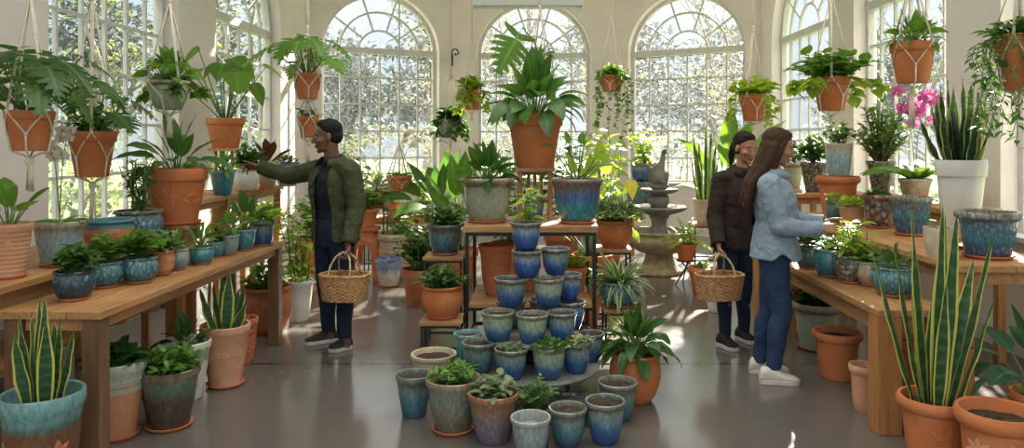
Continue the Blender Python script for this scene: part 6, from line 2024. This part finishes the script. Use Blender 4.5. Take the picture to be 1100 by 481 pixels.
ym = 5.72
WJ = lambda d: {k_: W(*v_) for k_, v_ in d.items()}
denim_d = cloth('dark_denim', (.014, .022, .045)); denim_m = cloth('blue_denim', (.022, .045, .10))
man = dict(label='man in a green jacket and jeans reaching to a pot, basket in his other hand', root=(-1.5, 5.72), seed=1.0, k=1.02, hs=1.04,
           J=WJ(dict(head=(351, 147, 5.70), neck=(357, 174, 5.73), pelvis=(360, 254, 5.72), shR=(338, 183, 5.86), shL=(377, 183, 5.58), elR=(309, 189, 5.96), wrR=(279, 179.5, 6.0), elL=(383, 224, 5.56), wrL=(374, 262, 5.44),
                     hipR=(351, 262, 5.79), hipL=(367, 262, 5.66), knR=(350, 308, 5.80), knL=(369, 311, 5.63), anR=(353, 352, 5.88), anL=(370, 359, 5.66))),
           torso_f=(-.62, -.78, 0), head_f=(-.95, -.27, -.10), skin=skinmat('brown_skin', (.155, .068, .036), (.16, .06, .045), (.012, .009, .008)), trousers=denim_d,
           inner=cloth('navy_cotton', (.014, .016, .026)), shoe_w=.105, shoe=(plain('black_suede', (.03, .028, .027), .8), plain('white_sole', (.55, .53, .48), .6), plain('grey_lace', (.16, .15, .15), .8)),
           handR=dict(d=(-1, .25, .02), palm=(-.1, -.5, -.85), thumb=(0, -1, 0), curl=.5, tin=.1, curls=(.12, .65, .8, .9)),
           handL=dict(d=(.0, -.12, -1), palm=(-.75, -.5, 0), thumb=(-.4, -.9, 0), curl=.95, tin=.8),
           outer=dict(name='jacket', mat=cloth('olive_canvas', (.052, .060, .026), 160), ease=.029, hem=-.04, open=((-.3, .1, .5, .8, .95, 1.05), (.088, .088, .085, .07, .055, .06), -.035), collar_gap=.62, wr=.008, pockets=((.115, .72, .10, .035),)),
           hair=hairmat('black_short_hair', (.010, .008, .007)))
for S, hx_, hy_, tx_, ty_ in (('R', 362, 5.93, 327, 5.80), ('L', 377.5, 5.72, 353, 5.60)):
    man['J']['heel' + S] = V((xa(hx_, hy_), hy_, 0)); man['J']['toe' + S] = V((xa(tx_, ty_), ty_, 0))


def short_hair(hb, hd, J):
    hd.ell(hb, (0, -.028, .052), (.078, .094, .082), 24); hd.ell(hb, (0, -.054, .0), (.072, .064, .062)); hd.ell(hb, (0, .012, .098), (.054, .050, .032))


man['hair_fn'] = short_hair
person(man)
basket('wicker basket hanging from the hand of the man in the green jacket', W(370, 322, 5.41), -.12, .355, .24, .185, M['weave'], 'wicker shopping baskets', .345, M['cane'])

sk2 = skinmat('tan_skin', (.36, .17, .095), (.30, .07, .055), (.03, .02, .015))
wa = dict(label='woman with tied-back dark hair in a brown jacket holding a basket', root=(1.6, 5.82), seed=4.0, k=.95, fem=True,
          J=WJ(dict(head=(801, 159.5, 5.82), neck=(797, 185, 5.86), pelvis=(789, 260, 5.86), shR=(775, 194, 5.80), shL=(818, 196, 5.98), elR=(768, 232, 5.76), wrR=(772, 263, 5.64), elL=(826, 232, 6.0), wrL=(824, 264, 5.88),
                    hipR=(782, 268, 5.82), hipL=(797, 268, 5.90), knR=(779, 313, 5.76), knL=(800, 312, 5.90), anR=(779, 357, 5.76), anL=(799, 353, 5.93))),
          torso_f=(.55, -.83, 0), head_f=(.42, -.87, -.22), skin=sk2, trousers=denim_d, trouser=.86,
          inner=cloth('black_cotton', (.016, .016, .020)), shoe_w=.095, shoe=(plain('black_knit', (.014, .014, .014), .8), plain('pale_sole', (.55, .53, .48), .6), plain('black_lace', (.03, .03, .03), .8)),
          handR=dict(d=(.12, -.15, -1), palm=(.8, -.35, 0), thumb=(.4, -.8, 0), curl=.95, tin=.8),
          handL=dict(d=(.05, -.1, -1), palm=(-.8, .3, 0), thumb=(0, -1, 0), curl=.4),
          outer=dict(name='jacket', mat=cloth('brown_wool', (.028, .018, .014), 150), ease=.034, hem=-.06, open=((-.3, .2, .6, .9, 1.05), (.050, .052, .056, .06, .06), -.03), collar_gap=.75, wr=.006),
          hair=hairmat('dark_tied_hair', (.013, .008, .006)))
for S, hx_, hy_, tx_, ty_ in (('R', 772, 5.80, 792, 5.62), ('L', 792, 5.98, 810, 5.82)):
    wa['J']['heel' + S] = V((xa(hx_, hy_), hy_, 0)); wa['J']['toe' + S] = V((xa(tx_, ty_), ty_, 0))


def tied_hair(hb, hd, J):
    hd.ell(hb, (0, -.030, .052), (.080, .097, .083), 24); hd.ell(hb, (0, -.054, -.004), (.071, .066, .062)); hd.ell(hb, (0, .012, .096), (.056, .050, .032))
    hd.ell(hb, (0, -.125, -.005), (.036, .034, .042))
    chain(hb, [hd.w(0, -.14, -.02), hd.w(.0, -.15, -.09), hd.w(0, -.135, -.17)], [.028, .026, .012])


wa['hair_fn'] = tied_hair
person(wa)
basket('wicker basket hanging from the hand of the woman in the brown jacket', W(772.5, 321, 5.58), .16, .355, .24, .185, M['weave'], 'wicker shopping baskets', .335, M['cane'])

wb_ = dict(label='woman with long brown hair in a denim shirt reaching to the bench', root=(1.62, 5.0), seed=8.0, k=.95, fem=True,
           J=WJ(dict(head=(837, 159, 4.98), neck=(829, 186, 5.0), pelvis=(833, 268, 5.0), shR=(826, 199, 4.84), shL=(833, 198, 5.15), elR=(838, 243, 4.78), wrR=(882, 246.5, 4.82), elL=(852, 238, 5.2), wrL=(886, 239, 5.08),
                     hipR=(831, 277, 4.93), hipL=(833, 276, 5.08), knR=(840, 337, 4.90), knL=(826, 334, 5.09), anR=(831, 392, 4.90), anL=(816, 385, 5.11))),
           torso_f=(1, -.10, 0), head_f=(.93, -.26, -.26), skin=sk2, trousers=denim_m, trouser=.98,
           inner=None, shoe_w=.10, shoe=(plain('white_leather', (.56, .53, .48), .5), plain('offwhite_sole', (.55, .50, .42), .6), plain('white_lace', (.62, .6, .56), .8)),
           handR=dict(d=(1, .12, .10), palm=(.1, .75, -.6), thumb=(0, .6, .8), curl=.22, tin=.2),
           handL=dict(d=(1, -.05, .03), palm=(.1, -.75, -.6), thumb=(0, -.4, .8), curl=.30, tin=.2),
           outer=dict(name='denim_shirt', mat=cloth('light_denim', (.24, .31, .385), 200, .15), ease=.024, flare=.024, hem=-.10, tail=True, waist=.142, collar_gap=.35, wr=.008, pockets=((.07, .68, .085, .03), (-.07, .68, .085, .03))),
           hair=hairmat('long_brown_hair', (.045, .022, .012)), hair_ws=5)
for S, hx_, hy_, tx_, ty_ in (('R', 815, 4.90, 859.5, 4.87), ('L', 804.5, 5.12, 848, 5.08)):
    wb_['J']['heel' + S] = V((xa(hx_, hy_), hy_, 0)); wb_['J']['toe' + S] = V((xa(tx_, ty_), ty_, 0))


def long_hair(hb, hd, J):
    hd.ell(hb, (0, -.030, .052), (.082, .098, .084), 24); hd.ell(hb, (0, -.054, -.02), (.078, .07, .08)); hd.ell(hb, (0, .012, .096), (.056, .050, .032))
    for a, (x, y) in enumerate(((-.045, -.07), (-.015, -.085), (.015, -.085), (.045, -.07), (-.062, -.035), (.062, -.035))):
        p = [hd.w(x, y, 0), hd.w(x * 1.15, y - .005, -.08), hd.w(x * 1.2, y - .015, -.14)]
        e = p[-1] + V((-.05 - .008 * a, x * .3, -.12)); e2 = e + V((-.035, 0, -.10 - .02 * (a % 3))); e3 = e2 + V((-.005, 0, -.05))
        chain(hb, p + [e, e2, e3], [.042, .042, .04, .036, .026, .008])
    for sx in (-1, 1):
        chain(hb, [hd.w(sx * .066, .022, .05), hd.w(sx * .075, .008, -.02), hd.w(sx * .075, -.005, -.09), hd.w(sx * .07, -.005, -.15) + V((0, 0, -.03))], [.014, .020, .024, .02])


wb_['hair_fn'] = long_hair
person(wb_)
# ------------------------------------------------------------------ light
w = bpy.data.worlds.new('sky'); SC.world = w; w.use_nodes = True
nt = w.node_tree; nt.nodes.clear()
out = nt.nodes.new('ShaderNodeOutputWorld'); bg = nt.nodes.new('ShaderNodeBackground')
tc = nt.nodes.new('ShaderNodeTexCoord'); sx = nt.nodes.new('ShaderNodeSeparateXYZ'); L(nt, tc.outputs['Generated'], sx.inputs[0])
rp = ramp(nt, [(.0, (.17, .19, .21)), (.10, (.19, .215, .24)), (.26, (.25, .285, .315)), (.5, (.62, .61, .58)), (1, (1.38, 1.29, 1.15))])
L(nt, sx.outputs['Z'], rp.inputs[0])
nz = N(nt, 'ShaderNodeTexNoise', i_Scale=2.5, i_Detail=6.0); L(nt, tc.outputs['Generated'], nz.inputs['Vector'])
r2 = ramp(nt, [(.42, (0, 0, 0)), (.62, (1, 1, 1))]); L(nt, nz.outputs['Fac'], r2.inputs[0])
L(nt, mix(nt, 1.0, rp.outputs[0], mix(nt, r2.outputs[0], (.88, .93, 1.0), (1.1, 1.08, 1.05)), 'MULTIPLY'), bg.inputs[0])
bg.inputs[1].default_value = 2.3
L(nt, bg.outputs[0], out.inputs[0])
sun = bpy.data.lights.new('sun', 'SUN'); sun.energy = 21.0; sun.angle = math.radians(.9); sun.color = (1.0, .92, .80)
so = bpy.data.objects.new('sun', sun); COL.objects.link(so)
el = math.radians(27)
dirv = V((-.33 * math.cos(el), -.94 * math.cos(el), -math.sin(el)))
so.rotation_euler = dirv.to_track_quat('-Z', 'Y').to_euler(); so.location = (4, 20, 12)

cam = bpy.data.cameras.new('camera'); co = bpy.data.objects.new('camera', cam); COL.objects.link(co)
cam.sensor_fit = 'HORIZONTAL'; cam.sensor_width = 36.0; cam.lens = 36.0 * F / 1100.0
cam.shift_x = -(CX - 550.0) / 1100.0
cam.shift_y = -(240.5 - CY) / 1100.0
cam.clip_start = .05; cam.clip_end = 300
co.location = (0, 0, CH); co.rotation_euler = (PI / 2, 0, 0)
SC.camera = co
vs = SC.view_settings
vs.view_transform = 'Standard'; vs.look = 'None'; vs.gamma = 1.0; vs.exposure = 0.68; vs.use_curve_mapping = False
